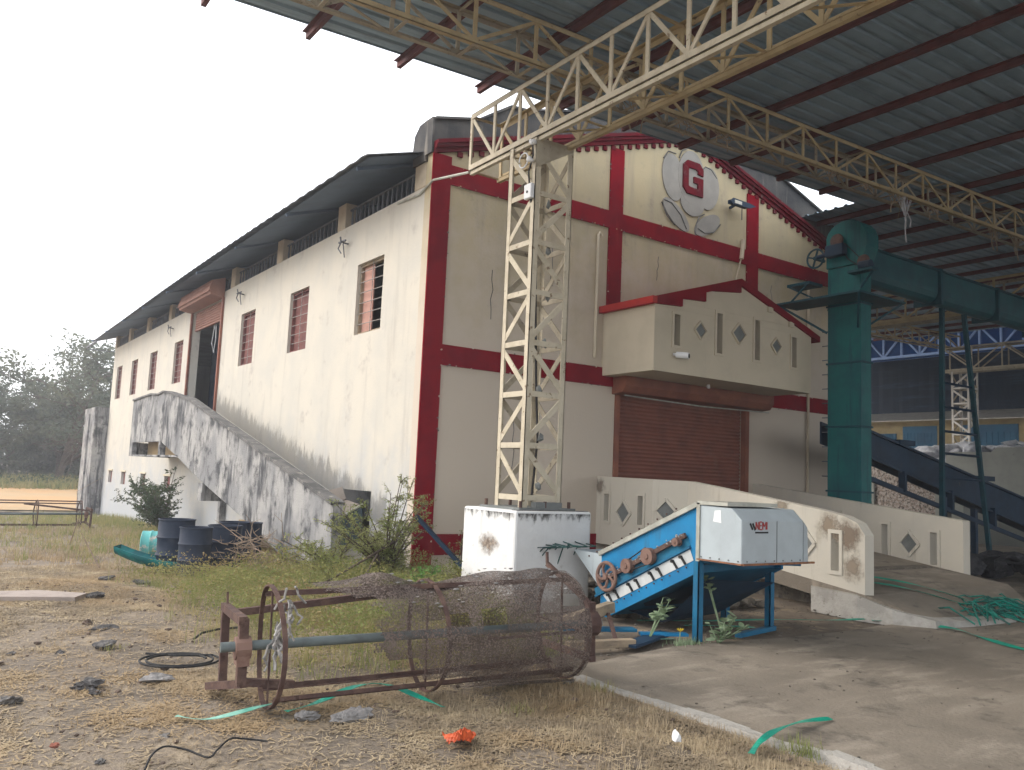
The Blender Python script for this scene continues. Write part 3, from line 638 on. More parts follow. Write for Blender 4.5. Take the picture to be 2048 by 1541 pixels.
# ------------------------------------------------------------------ side access ramp
A = thing('access_ramp', 'streaked grey concrete ramp climbing along the side wall to the upper doorway', 'ramp', (-.6, 6, -.1))
def access():
    xo = -1.2
    # outer parapet: traced section, as one thick wall
    top = [(.46, 1.05), (9.9, 3.19), (12.2, 3.50), (12.7, 3.55), (13.3, 3.50), (14.2, 3.56), (16.75, 3.50)]
    bot = [(16.3, 2.16), (12.75, 2.17), (12.6, 2.17), (10.55, 1.74), (8.3, 1.22), (4.76, .52), (2.25, -.04), (1.9, -.3), (.46, -.3)]
    m = MB(); 
    poly = top + [(16.75, 2.16)] + bot[1:]
    xs = sorted(set([p[0] for p in poly])); 
    def ev(pl, y):
        pl = sorted(pl)
        for a, b in zip(pl[:-1], pl[1:]):
            if a[0] <= y <= b[0]: return a[1] + (b[1] - a[1]) * (y - a[0]) / max(1e-6, b[0] - a[0])
    bl = [(.46, -.3), (1.9, -.3), (2.25, -.04), (4.76, .52), (8.3, 1.22), (10.55, 1.74), (12.6, 2.17), (16.75, 2.17)]
    ys = sorted(set([p[0] for p in top] + [p[0] for p in bl] + [1, 3, 6, 7, 11.5, 15.5]))
    for a, b in zip(ys[:-1], ys[1:]):
        za, zb, ta, tb = ev(bl, a), ev(bl, b), ev(top, a), ev(top, b)
        fs = [(0, 1, 2, 3), (7, 6, 5, 4), (3, 2, 6, 7), (0, 4, 5, 1)]
        if a == ys[0]: fs.append((0, 3, 7, 4))
        if b == ys[-1]: fs.append((1, 5, 6, 2))
        m.add([(xo, a, za), (xo, b, zb), (xo, b, tb), (xo, a, ta), (xo + .16, a, za), (xo + .16, b, zb), (xo + .16, b, tb), (xo + .16, a, ta)], fs)
    m.build('parapet', RAMPW, A)
    m = MB()
    for a, b in zip(top[:-1], top[1:]): m.bar((xo + .08, a[0], a[1] + .012), (xo + .08, b[0], b[1] + .012), .24, .05)
    m.build('coping', MOULD, A)
    # deck: slope and landing, butted behind the parapet
    m = MB(); x0, x1 = xo + .161, -.002
    dk = [(.5, .05), (2.2, .33), (11.7, 2.60), (16.74, 2.60)]
    for a, b in zip(dk[:-1], dk[1:]):
        m.add([(x0, a[0], a[1]), (x1, a[0], a[1]), (x1, b[0], b[1]), (x0, b[0], b[1]), (x0, a[0], a[1] - .22), (x1, a[0], a[1] - .22), (x1, b[0], b[1] - .22), (x0, b[0], b[1] - .22)],
              [(0, 1, 2, 3), (7, 6, 5, 4), (0, 4, 5, 1), (1, 5, 6, 2), (2, 6, 7, 3), (3, 7, 4, 0)])
    m.build('deck', CONC, A)
    # landing beams with a boxed void, ochre inside; small brackets down the slope
    m = MB(); m.box(xo, xo + .14, 16.35, 16.75, 1.74, 2.168); m.box(xo, xo + .14, 12.55, 12.8, 1.74, 2.168)
    m.box(xo + .141, -.003, 16.5, 16.75, 1.74, 2.168); m.box(xo, xo + .14, 10.56, 16.35, 1.74, 1.79)
    m.build('landing_beam', RAMPW, A)
    m = MB(); m.box(-.75, -.003, 10.8, 16.28, 1.8, 2.37); m.build('landing_soffit', TANP, A)
    m = MB(); m.box(xo + .02, -.003, 8.1, 8.45, .92, 1.15); m.box(xo + .02, -.003, 8.15, 8.45, .74, .93); m.build('cross_beam', RAMPW, A)
    m = MB(); m.box(xo + .03, -.003, 4.85, 5.25, -.4, .5); m.build('pier', TANP, A)
    m = MB(); m.box(-.16, -.003, 10.1, 10.3, -.6, 1.75); m.build('drain_pilaster', RAMPW, A)
access()
def wallmarks():
    # moss creeping up the wall from the ramp deck
    m = bpy.data.materials.new('moss_creep'); m.use_nodes = True; nt = m.node_tree; N = nt.nodes; L = nt.links; b = N['Principled BSDF']
    b.inputs['Base Color'].default_value = (.10, .105, .112, 1); b.inputs['Roughness'].default_value = .95
    geo = N.new('ShaderNodeNewGeometry'); dt = N.new('ShaderNodeVectorMath'); dt.operation = 'DOT_PRODUCT'; L.new(geo.outputs['Position'], dt.inputs[0]); dt.inputs[1].default_value = (0, -.227, 1)
    mp = N.new('ShaderNodeMapping'); mp.inputs['Scale'].default_value = (2, 2.2, .8); L.new(geo.outputs['Position'], mp.inputs['Vector'])
    n = N.new('ShaderNodeTexNoise'); n.inputs['Scale'].default_value = 1.6; n.inputs['Detail'].default_value = 9; n.inputs['Roughness'].default_value = .72; L.new(mp.outputs['Vector'], n.inputs['Vector'])
    k = N.new('ShaderNodeMath'); k.operation = 'MULTIPLY_ADD'; L.new(n.outputs['Fac'], k.inputs[0]); k.inputs[1].default_value = -1.6; L.new(dt.outputs['Value'], k.inputs[2])
    r = N.new('ShaderNodeMapRange'); r.interpolation_type = 'SMOOTHSTEP'; r.inputs['From Min'].default_value = -.10; r.inputs['From Max'].default_value = .20; r.inputs['To Min'].default_value = .34; r.inputs['To Max'].default_value = 0
    L.new(k.outputs[0], r.inputs['Value']); L.new(r.outputs['Result'], b.inputs['Alpha'])
    g = MB(); y0, y1 = 1.0, 11.7; g.add([(-.003, y0, .227 * y0 + .4), (-.003, y1, .227 * y1 + .4), (-.003, y1, .227 * y1 + 1.9), (-.003, y0, .227 * y0 + 1.9)], [(0, 1, 2, 3)]); g.build('moss_stain', m, W)
    q = random.Random(77)
    for k in range(7):                                         # hairline cracks and drips on the gable front
        x, z = [(1.3, 5.2), (2.6, 5.9), (5.3, 6.2), (7.1, 5.9), (8.9, 6.2), (1.9, 2.6), (9.6, 5.6)][k]; L = q.uniform(.4, 1.0); m = MB()
        m.tube([(x + q.uniform(-.03, .03), -.002, z - L * i / 5) for i in range(6)], .008, 4); m.build('crack', MOULD, W)

def chips():
    q = random.Random(19); m = MB(); d = MB()
    def blob(mb, x, z, r, y):
        n = q.randint(5, 8); mb.add([(x + r * q.uniform(.5, 1.4) * math.cos(6.28 * i / n), y, z + r * .7 * q.uniform(.5, 1.4) * math.sin(6.28 * i / n)) for i in range(n)], [tuple(range(n))])
    E = [('h', .36, 11.9, z) for z in (3.41, 3.76, 6.52, 6.86)] + [('v', 3.8, 6.4, x) for x in (3.94, 4.29, 8.01, 8.40)] + [('v', 6.9, 8.0, x) for x in (3.94, 4.29, 8.01, 8.40)] + [('v', .3, 6.9, .34), ('h', .36, 3.8, .28), ('h', .36, 3.8, .62)]
    k = 0
    for (o, a, b, c) in E:
        for i in range(int((b - a) * 5)):
            t = q.uniform(a, b); e = c + q.uniform(-.02, .02); x, z = (t, e) if o == 'h' else (e, t)
            if 4.1 < x < 8.6 and 3.2 < z < 4.9: continue
            k += 1; blob(m if q.random() < .6 else d, x, z, q.uniform(.008, .024), -.0355 - .0002 * (k % 9))
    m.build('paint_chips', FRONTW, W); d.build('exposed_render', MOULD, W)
chips()
wallmarks()

# ------------------------------------------------------------------ loading ramp in front of the shutter
LR = thing('loading_ramp', 'cream walled loading ramp with slots and diamonds rising to the big shutter', 'ramp', (6, -3, 0))
def loading():
    H = [(-.55, .85), (.55, .85)]
    def pierced(path, zt, zb, cuts, name, th=.16, flip=1):
        """parapet along a plan path; cuts list of (s, kind, z0, z1)"""
        m = MB(); fr = MB(); pane = MB()
        P = [Vector((p[0], p[1])) for p in path]
        L = [0]
        for a, b in zip(P[:-1], P[1:]): L.append(L[-1] + (b - a).length)
        def at(s, z, d):
            for i in range(len(P) - 1):
                if s <= L[i + 1] + 1e-6 or i == len(P) - 2:
                    t = (s - L[i]) / (L[i + 1] - L[i]); q = P[i].lerp(P[i + 1], t); dr = (P[i + 1] - P[i]).normalized(); n = Vector((-dr.y, dr.x)) * flip
                    return (q.x + n.x * d, q.y + n.y * d, z)
        ss = sorted(set(L + [c[0] - .07 for c in cuts if c[1] == 's'] + [c[0] + .07 for c in cuts if c[1] == 's'] + [p[0] for p in zt] + [p[0] for p in zb]))
        ev = lambda pl, s: np.interp(s, [p[0] for p in pl], [p[1] for p in pl])
        for a, b in zip(ss[:-1], ss[1:]):
            if b - a < 1e-4: continue
            mid = (a + b) / 2; cut = [c for c in cuts if c[1] == 's' and abs(c[0] - mid) < .07]
            spans = [(ev(zb, a), ev(zb, b), ev(zt, a), ev(zt, b))]
            if cut: c = cut[0]; spans = [(ev(zb, a), ev(zb, b), c[2], c[2]), (c[3], c[3], ev(zt, a), ev(zt, b))]
            for (z0, z1, z2, z3) in spans:
                e = 1e-4
                v = [at(a + e, z0, 0), at(b - e, z1, 0), at(b - e, z3, 0), at(a + e, z2, 0), at(a + e, z0, th), at(b - e, z1, th), at(b - e, z3, th), at(a + e, z2, th)]
                m.add(v, [(0, 1, 2, 3), (7, 6, 5, 4), (3, 2, 6, 7), (0, 4, 5, 1), (0, 3, 7, 4), (1, 5, 6, 2)])
        for (s, k, z0, z1) in cuts:
            if k == 's':
                for (a, b, c, d) in ((s - .12, s - .07, z0 - .05, z1 + .05), (s + .07, s + .12, z0 - .05, z1 + .05), (s - .07, s + .07, z0 - .05, z0), (s - .07, s + .07, z1, z1 + .05)):
                    v = [at(x, z, dd) for dd in (-.02, .01) for x, z in ((a, c), (b, c), (b, d), (a, d))]
                    fr.add(v, [(0, 1, 2, 3), (7, 6, 5, 4), (3, 2, 6, 7), (0, 4, 5, 1), (0, 3, 7, 4), (1, 5, 6, 2)])
            else:
                zc = (z0 + z1) / 2; r = (z1 - z0) / 2; c4 = [(s + r * .95, zc), (s, zc + r), (s - r * .95, zc), (s, zc - r)]
                for i in range(4):
                    a, b = c4[i], c4[(i + 1) % 4]; fr.bar(at(a[0], a[1], -.012), at(b[0], b[1], -.012), .05, .03, up=(at(s, 0, 1)[0] - at(s, 0, 0)[0], at(s, 0, 1)[1] - at(s, 0, 0)[1], 0))
                q = .8
                pane.add([at(s + (x - s) * q, zc + (z - zc) * q, -.004) for x, z in c4], [(0, 1, 2, 3)])
        w = m.build(name, RAMPP, LR)
        fr.build('slot_frames', RAMPP, w)
        if pane.v: pane.build('diamond_pane', DGREY, w)
        return at, w
    # near wall: landing side, angled return, then down the slope to a rounded end
    path = [(3.86, -.002), (3.74, -1.60), (4.02, -2.15), (3.42, -5.78)]
    l1 = 1.604; l2 = l1 + .617; l3 = l2 + 3.68
    zt = [(0, 1.69), (l2, 1.66), (l2 + .6, 1.60), (l3 - .75, 1.34), (l3 - .35, 1.28), (l3 - .12, 1.20), (l3, 1.05)]
    zb = [(0, .45), (l2, .45), (l3 - .3, .17), (l3, .10)]
    cuts = [(.33, 's', .88, 1.37), (.82, 'd', .83, 1.28), (1.30, 's', .87, 1.37), (l1 + .24, 'd', .94, 1.34), (l2 + .9, 's', .80, 1.3), (l2 + 1.6, 'd', .74, 1.2), (l2 + 2.65, 'd', .67, 1.07), (l2 + 3.2, 's', .55, 1.04)]
    at, w = pierced(path, zt, zb, cuts, 'parapet')
    for k, (s_, z, r, col) in enumerate(((l3 - .28, 1.02, .30, (.22, .165, .12)), (l3 - .62, 1.12, .24, (.30, .235, .17)), (l3 - .2, .62, .22, (.30, .24, .18)), (l2 + 2.2, 1.36, .2, (.30, .25, .19)), (.1, 1.5, .2, (.25, .2, .16)))):
        st = MB(); c = at(s_, z, -.003)
        st.add([at(max(0, min(l3 - .005, s_ + a * r * 1.15)), min(z + b * r * 1.1, np.interp(s_ + a * r * 1.15, [p[0] for p in zt], [p[1] for p in zt]) - .004), -.003 - .0006 * k) for a, b in ((-1, -1), (0, -1), (1, -1), (1, 0), (1, 1), (.5, 1), (0, 1), (-.5, 1), (-1, 1), (-1, 0))], [tuple(range(10))])
        st.build('stain', stain_mat(c, r, col), w)
    # far wall
    path = [(8.34, -.002), (7.42, -5.0)]; n = 5.083
    zt = [(0, 1.69), (.5, 1.64), (n, 1.21)]; zb = [(0, .45), (n, .13)]
    pierced(path, zt, zb, [(3.53, 's', .50, 1.05), (4.04, 'd', .54, .97), (4.54, 's', .44, .98), (2.4, 's', .66, 1.2), (1.5, 'd', .80, 1.25)], 'parapet')
    # deck
    m = MB(); D = [(-.002, .70, .50, 3.92, 8.26), (-2.1, .66, .46, 4.0, 7.9), (-5.78, .30, .10, 3.42, 7.2), (-6.55, .05, -.1, 3.7, 6.4)]
    vs = []
    for y, zt_, zb_, a, b in D: vs += [(a, y, zt_), (b, y, zt_), (b, y, zb_), (a, y, zb_)]
    fs = []
    for i in range(3):
        k = 4 * i; fs += [(k, k + 1, k + 5, k + 4), (k + 1, k + 2, k + 6, k + 5), (k + 2, k + 3, k + 7, k + 6), (k + 3, k, k + 4, k + 7)]
    fs += [(0, 3, 2, 1), (12, 13, 14, 15)]
    m.add(vs, fs); m.build('deck', FLOOR, LR)
    m = MB(); q = random.Random(9)
    pts = [(3.40, -5.0), (3.30, -5.75), (3.36, -6.2), (3.62, -6.6), (4.3, -6.72), (5.3, -6.75), (6.2, -6.4), (6.5, -5.9)]
    for i, (a, b) in enumerate(zip(pts[:-1], pts[1:])):
        ta = [.30, .29, .17, .085, .06, .05, .05, .05]
        m.add([(a[0], a[1], -.02), (b[0], b[1], -.02), (b[0] + .05, b[1] + .04, ta[i + 1]), (a[0] + .05, a[1] + .04, ta[i]), (b[0] + .5, b[1] + .35, ta[i + 1] + .02), (a[0] + .5, a[1] + .35, ta[i] + .02)],
              [(0, 1, 2, 3), (3, 2, 4, 5)])
    m.build('broken_toe', EDGE, LR)
    m = MB(); m.prism([(4.2, -.1), (7.2, -.1), (7.2, .44), (4.2, .44)], XZ, -4.6, -.05); m.build('core_fill', RUBBLE, LR)
loading()

# ------------------------------------------------------------------ open shed: column, girders, trusses, roof
def girder(name, label, x0, w, y0, y1, z0, z1, step, M1, M2, group, kink=0, top2=None):
    """box girder running along Y: two lattice planes joined by struts"""
    t = thing(name, label, 'girder', (x0, (y0 + y1) / 2, z0), group)
    n = int(round(abs(y1 - y0) / step)); ys = [y0 + (y1 - y0) * k / n for k in range(n + 1)]
    for side, x in enumerate((x0, x0 + w)):
        a = (1, 0, 0) if side == 0 else (-1, 0, 0)
        m = MB(); m.ell((x, y0, z1), (x, y1, z1), .075, .01, a, (0, 0, -1)); m.build('top_chord', M1 if side == 0 else M2, t)
        m = MB(); m.ell((x, y0, z0), (x, y1, z0), .085, .01, a, (0, 0, 1)); m.bar((x + a[0] * .05, y0, z0 - .03), (x + a[0] * .05, y1, z0 - .03), .06, .05); m.build('bottom_chord', M1 if side == 0 else M2, t)
        m = MB(); xx = x + a[0] * .02
        for k, y in enumerate(ys):
            m.bar((xx, y, z0 + .03), (xx, y, z1 - .02), .022, .055, up=(0, 1, 0))
            if k < n:
                p, q = ((z1 - .05), (z0 + .06)) if k % 2 == 0 else ((z0 + .06), (z1 - .05))
                m.bar((xx + .006, y, p), (xx + .006, ys[k + 1], q), .022, .055, up=(0, 1, 0))
        m.build('lacing', M1 if side == 0 else M2, t)
    m = MB()
    for k, y in enumerate(ys):
        if k % 2 == 0: m.bar((x0 + .03, y, z0), (x0 + w - .03, y, z0), .04, .012); m.bar((x0 + .03, y, z1 - .03), (x0 + w - .03, y, z1 - .03), .03, .03)
        elif k < n: m.bar((x0 + .03, y, z0), (x0 + w - .03, ys[k + 1], z0), .04, .012)
    m.build('cross_struts', M2, t)
    return t
GG = 'lattice girders carrying the shed roof'
girder('lattice_girder', 'big cream lattice girder crossing overhead from the column toward the camera', -.4, .58, -1.83, -21, 6.06, 6.93, .612, CREAM, CREAMP, GG)
girder('lattice_girder', 'middle cream lattice girder behind the teal tube, mid-distance right', 16.1, .6, 9.5, -21, 6.55, 7.40, 1.22, CREAMP, CREAMD, GG)
girder('lattice_girder', 'distant cream lattice girder resting on the far column at right', 28.5, .6, 6.45, -21, 6.82, 7.85, 1.2, CREAM, CREAMD, GG)

def truss(name, label, y0, w, x0, x1, zb, zt, sl, step, M1, M2, group):
    t = thing(name, label, 'truss', ((x0 + x1) / 2, y0, zb), group)
    n = int(round((x1 - x0) / step)); xs = [x0 + (x1 - x0) * k / n for k in range(n + 1)]
    for side, y in enumerate((y0, y0 + w)):
        b = (0, 1, 0) if side == 0 else (0, -1, 0)
        Z = lambda x, z: z + sl * x
        m = MB(); m.ell((x0, y, Z(x0, zt)), (x1, y, Z(x1, zt)), .07, .01, b, (0, 0, -1)); m.build('top_chord', M1 if side == 0 else M2, t)
        m = MB(); m.ell((x0, y, Z(x0, zb)), (x1, y, Z(x1, zb)), .07, .01, b, (0, 0, 1)); m.build('bottom_chord', M1 if side == 0 else M2, t)
        m = MB(); yy = y + b[1] * .02
        for k, x in enumerate(xs):
            m.bar((x, yy, Z(x, zb) + .02), (x, yy, Z(x, zt) - .02), .055, .022, up=(0, 1, 0))
            if k < n:
                p, q = (zt - .05, zb + .05) if k % 2 == 0 else (zb + .05, zt - .05); x2 = xs[k + 1]
                m.bar((x, yy + .005, Z(x, p)), (x2, yy + .005, Z(x2, q)), .045, .02, up=(0, 1, 0))
        m.build('lacing', M1 if side == 0 else M2, t)
    m = MB()
    for k, x in enumerate(xs):
        m.bar((x, y0 + .02, zb + sl * x), (x, y0 + w - .02, zb + sl * x), .05, .012); m.bar((x, y0 + .02, zt + sl * x - .03), (x, y0 + w - .02, zt + sl * x - .03), .03, .03)
        if k < n and k % 2: m.bar((x, y0 + .02, zb + sl * x), (xs[k + 1], y0 + w - .02, zb + sl * xs[k + 1]), .04, .012)
    m.build('cross_struts', M2, t)
    return t
TG = 'roof trusses under the shed sheets'
truss('roof_truss', 'long dusty cream roof truss passing over the column and across the gable', -3.62, .45, -4.3, 29.5, 6.97, 7.62, .029, .93, CREAMP, CREAMD, TG)
truss('roof_truss', 'brownish roof truss seen small beyond the teal tower', 6.2, .45, 13.2, 29.5, 7.0, 7.62, .029, 1.3, CREAMP, CREAMD, TG)

def shed_roof():
    t = thing('shed_roof', 'ribbed metal roof of the open shed filling the top of the view', 'roof', (10, -15, 7.8))
    def sheet(x0, x1, y0, y1, name, pitch=.26):
        vs = []; ys = []; k = 0; y = y0
        while y < y1 - .02:
            ys += [(y, 0), (y + pitch * .62, 0), (y + pitch * .70, .035), (y + pitch * .92, .035)]; y += pitch
        ys.append((min(y, y1 + .1), 0))
        xs = np.linspace(x0, x1, 12)
        for (yy, dz) in ys:
            for x in xs: vs.append((x, yy, 7.742 + .03 * x + dz))
        n = len(xs); fs = [(j * n + i, j * n + i + 1, (j + 1) * n + i + 1, (j + 1) * n + i) for j in range(len(ys) - 1) for i in range(n - 1)]
        m = MB(); m.v = vs; m.f = fs
        o = m.build(name, SHEET, t); o.modifiers.new('S', 'SOLIDIFY').thickness = .004; return o
    sheet(-4.4, 9.98, -24, -1.5, 'roof_sheet'); sheet(9.985, 11.5, -24, 0.05, 'roof_sheet'); sheet(11.505, 29.5, -24, 9.5, 'roof_sheet')
    for k in range(31):
        x = -4.2 + 1.42 * k; z = 7.735 + .03 * x; y1 = (-1.2 if x < 1 else -1.46) if x < 9.8 else (-.02 if x < 11.5 else 9.6)
        if x > 29.4: break
        if 9.7 < x < 10.5: x += .55
        m = MB(); h = .10
        m.box(x - .005, x + .005, -23.9, y1, z - h, z); m.box(x - .06, x - .005, -23.9, y1, z - .012, z - .002); m.box(x + .005, x + .06, -23.9, y1, z - h, z - h + .01)
        m.build('purlin', PURL, t)
shed_roof()

def column(name, label, cx, cy, w, z0, z1, ped, pw, M1, M2, group, detail=True):
    t = thing(name, label, 'column', (cx, cy, 0), group)
    if ped:
        m = MB(); h = pw / 2; m.box(cx - h, cx + h, cy - h, cy + h, -.15, ped); pd = m.build('pedestal', WHITE, t, bevel=.03, seg=2)
        if detail:
            q = random.Random(2)
            m = MB()
            m.add([(cx - h - .003, cy - .42, .52), (cx - h - .003, cy + .36, .52), (cx - h - .003, cy + .36, .98), (cx - h - .003, cy - .42, .98)], [(0, 1, 2, 3)])
            m.build('stain', stain_mat((cx - h, cy - .03, .76), .30, (.33, .26, .20), (.16, .115, .085), .9, 9, (1, 1, 1.9), .38), pd)
            m = MB()
            for f in (0, 1):
                if f == 0: m.add([(cx - h + .03, cy - h - .003, ped - .4), (cx + h - .03, cy - h - .003, ped - .4), (cx + h - .03, cy - h - .003, ped - .03), (cx - h + .03, cy - h - .003, ped - .03)], [(0, 1, 2, 3)])
                else: m.add([(cx - h - .003, cy - h + .03, ped - .3), (cx - h - .003, cy + h - .03, ped - .3), (cx - h - .003, cy + h - .03, ped - .03), (cx - h - .003, cy - h + .03, ped - .03)], [(0, 1, 2, 3)])
            m.box(cx - h + .03, cx + h - .03, cy - h + .03, cy - w * .74, ped + .001, ped + .006)
            MOSS = creep_mat('moss_edge', (.085, .08, .075), (0, 0, -1), -ped + .12, .16, (1.2, 1.2, .5), 11, .95)
            m.build('moss_line', MOSS, pd)
        m = MB(); m.box(cx - w * .72, cx + w * .72, cy - w * .72, cy + w * .72, ped + .001, ped + .03)
        if detail: m.box(cx - .16, cx + .26, cy - .40, cy - .30, ped + .031, ped + .10)
        bp = m.build('base_plate', DGREY, t)
        m = MB()
        for sx in (-.62, 0, .62):
            for sy in (-.62, .62): m.tube([(cx + sx * w, cy + sy * w, ped + .03), (cx + sx * w, cy + sy * w, ped + .11)], .022, 6)
        m.build('anchor_bolts', RUST, bp)
    h = w / 2; lw = .085
    for sx in (-1, 1):
        for sy in (-1, 1):
            m = MB(); m.ell((cx + sx * h, cy + sy * h, z0), (cx + sx * h, cy + sy * h, z1), lw, .01, (-sx, 0, 0), (0, -sy, 0))
            m.build('leg', M1, t)
    # bracing on four faces: zig-zag plus rungs
    n = int(round((z1 - z0) / .67)); zs = [z0 + .12 + (z1 - z0 - .2) * k / n for k in range(n + 1)]
    for f in range(4):
        m = MB(); off = (0, 1, 1, 0)[f]
        for k in range(n):
            a, b = (-1, 1) if (k + off) % 2 == 0 else (1, -1)
            e = h - .012
            if f == 0: P = lambda s, z: (cx - e, cy + s * (h - .03), z)
            elif f == 1: P = lambda s, z: (cx + s * (h - .03), cy - e, z)
            elif f == 2: P = lambda s, z: (cx + e, cy + s * (h - .03), z)
            else: P = lambda s, z: (cx + s * (h - .03), cy + e, z)
            up = (1, 0, 0) if f % 2 == 0 else (0, 1, 0)
            dz = .05
            m.bar(P(a, zs[k] + dz), P(b, zs[k + 1] - dz), .075, .014, up=up)
            m.bar(P(-1, zs[k]), P(1, zs[k]), .07, .014, up=up)
        m.build('bracing', M1 if f in (0, 1) else M2, t)
    if detail:
        m = MB(); m.prism([(cx - h, z1 - .42), (cx - h, z1), (cx + h, z1), (cx + h, z1 - .06)], XZ, cy - h - .004, cy - h + .004); m.build('gusset_plate', CREAMD, t)
    return t
CG = 'lattice columns holding up the shed'
column('lattice_column', 'cream lattice column standing on the big white pedestal', -.095, -3.21, .62, 1.23, 6.055, 1.2, 1.19, CREAM, CREAMD, CG)
column('lattice_column', 'distant pale lattice column at the right beyond the conveyor', 28.8, 5.7, .75, .2, 6.8, 0, 1, TIN, CREAMD, CG, False)

# things on the column
t = thing('security_camera', 'pair of white cameras with a loop of cable at the column top', 'camera', (-.43, -3.54, 5.95))
m = MB(); m.rock((-.45, -3.50, 5.98), .06, (1, 1, .8), 3, 2, .02); m.rock((-.45, -3.46, 5.75), .06, (1, 1, .8), 5, 2, .02); m.build('body', PLASTW, t, smooth=True)
m = MB(); m.tube([(-.43 - .02, -3.3 + .1 * math.cos(a), 5.78 + .1 * math.sin(a)) for a in np.linspace(0, 6.0, 16)], .01, 5); m.build('cable_loop', PLASTW, t)
t = thing('junction_box', 'white square box strapped to the column below the cameras', 'electrical box', (-.43, -3.48, 5.3))
m = MB(); m.box(-.47, -.41, -3.52, -3.36, 5.22, 5.42); m.build('case', PLASTW, t, bevel=.01)
m = MB(); m.tube([(-.475, -3.44, 5.31), (-.47, -3.44, 5.31)], .018, 8); m.build('knob', BLACK, t)
m = MB(); m.tube([(-.44, -3.44, 5.42), (-.43, -3.40, 5.6), (-.44, -3.5, 5.8), (-.43, -3.46, 5.98)], .012, 5)
m.tube([(-.42, -3.46, 5.22), (-.2, -3.3, 4.9), (-.12, -3.25, 3.9), (-.1, -3.3, 2.9), (-.05, -3.32, 2.1), (-.1, -3.3, 1.3)], .016, 5); m.build('cable', BLACK, t)
m = MB(); q = random.Random(4)
for k in range(7):
    z = 1.5 + k * .62; m.rock((-.09 + q.uniform(-.05, .05), -3.42 + q.uniform(-.04, .04), z), .05, (1, 1, 1.6), 20 + k, 1)
m.build('cable_knots', DGREY, t)
m = MB(); m.tube([(-.4, -1.83, 6.04), (-.03, -.08, 6.49), (-.03, .38, 6.36), (-.03, 1.2, 6.40)], .02, 6)
o = m.build('tie_pipe', TRIM, None, base=(-.4, -1.9, 6)); tag(o, 'thin pale pipe running from the girder end to the building corner', 'pipe')
# cotton fluff hanging from the long truss
fl = []
q = random.Random(12)
for k, (x, ln, big) in enumerate(((5.9, .35, 0), (6.9, .3, 0), (7.9, .45, 0), (8.25, .95, 0), (9.3, .3, 0), (11.6, .5, 0), (12.7, .55, 0), (14.2, .4, 0), (15.3, .4, 0), (2.2, .3, 0), (1.2, .5, 0), (3.1, .35, 0))):
    m = MB(); z = 6.97 + .029 * x
    for s in range(7 if big else 4):
        a = x + q.uniform(-.25, .25) * (1.3 if big else .7); L = ln * q.uniform(.35, 1)
        pts = [(a, -3.6 + q.uniform(-.03, .03), z)]
        for i in range(1, 5): pts.append((a + q.uniform(-.06, .06), pts[-1][1] + q.uniform(-.03, .03), z - L * i / 4))
        m.tube(pts, .007, 4, r2=.014 if s % 2 else .004)
    for s in range(4): m.tube([(x + q.uniform(-.4, .4), -3.6, z - .02), (x + q.uniform(-.15, .15), -3.62, z - ln * .4), (x + q.uniform(-.4, .4), -3.6, z - .02)], .007, 4)
    o = m.build('cotton_fluff', WOOD if k != 3 else COTTON, None, base=(x, -3.6, z))
    LB = ['grey wisp of lint on the truss right of the emblem, leftmost of that cluster', 'grey wisp of lint hanging from the truss near the roof gap', 'bunched lint webs hanging from the truss left of the long streamer',
          'long tan lint streamer hanging from the truss above the teal tower', 'short lint wisp just right of the long streamer', 'lint tuft hanging from the truss far right of the teal tower head', 'pale lint strand dangling over the lower roof sheets, second from the right edge cluster',
          'small lint wisp near the right end of the truss', 'last lint wisp on the truss at the right picture edge', 'lint rag where the truss meets the girder, over the gable band', 'lint tangle hanging left of the gable cornice under the girder', 'lint wisp under the truss above the cornice left of the emblem']
    tag(o, LB[k], 'lint', 'lint wisps hanging from the long truss')

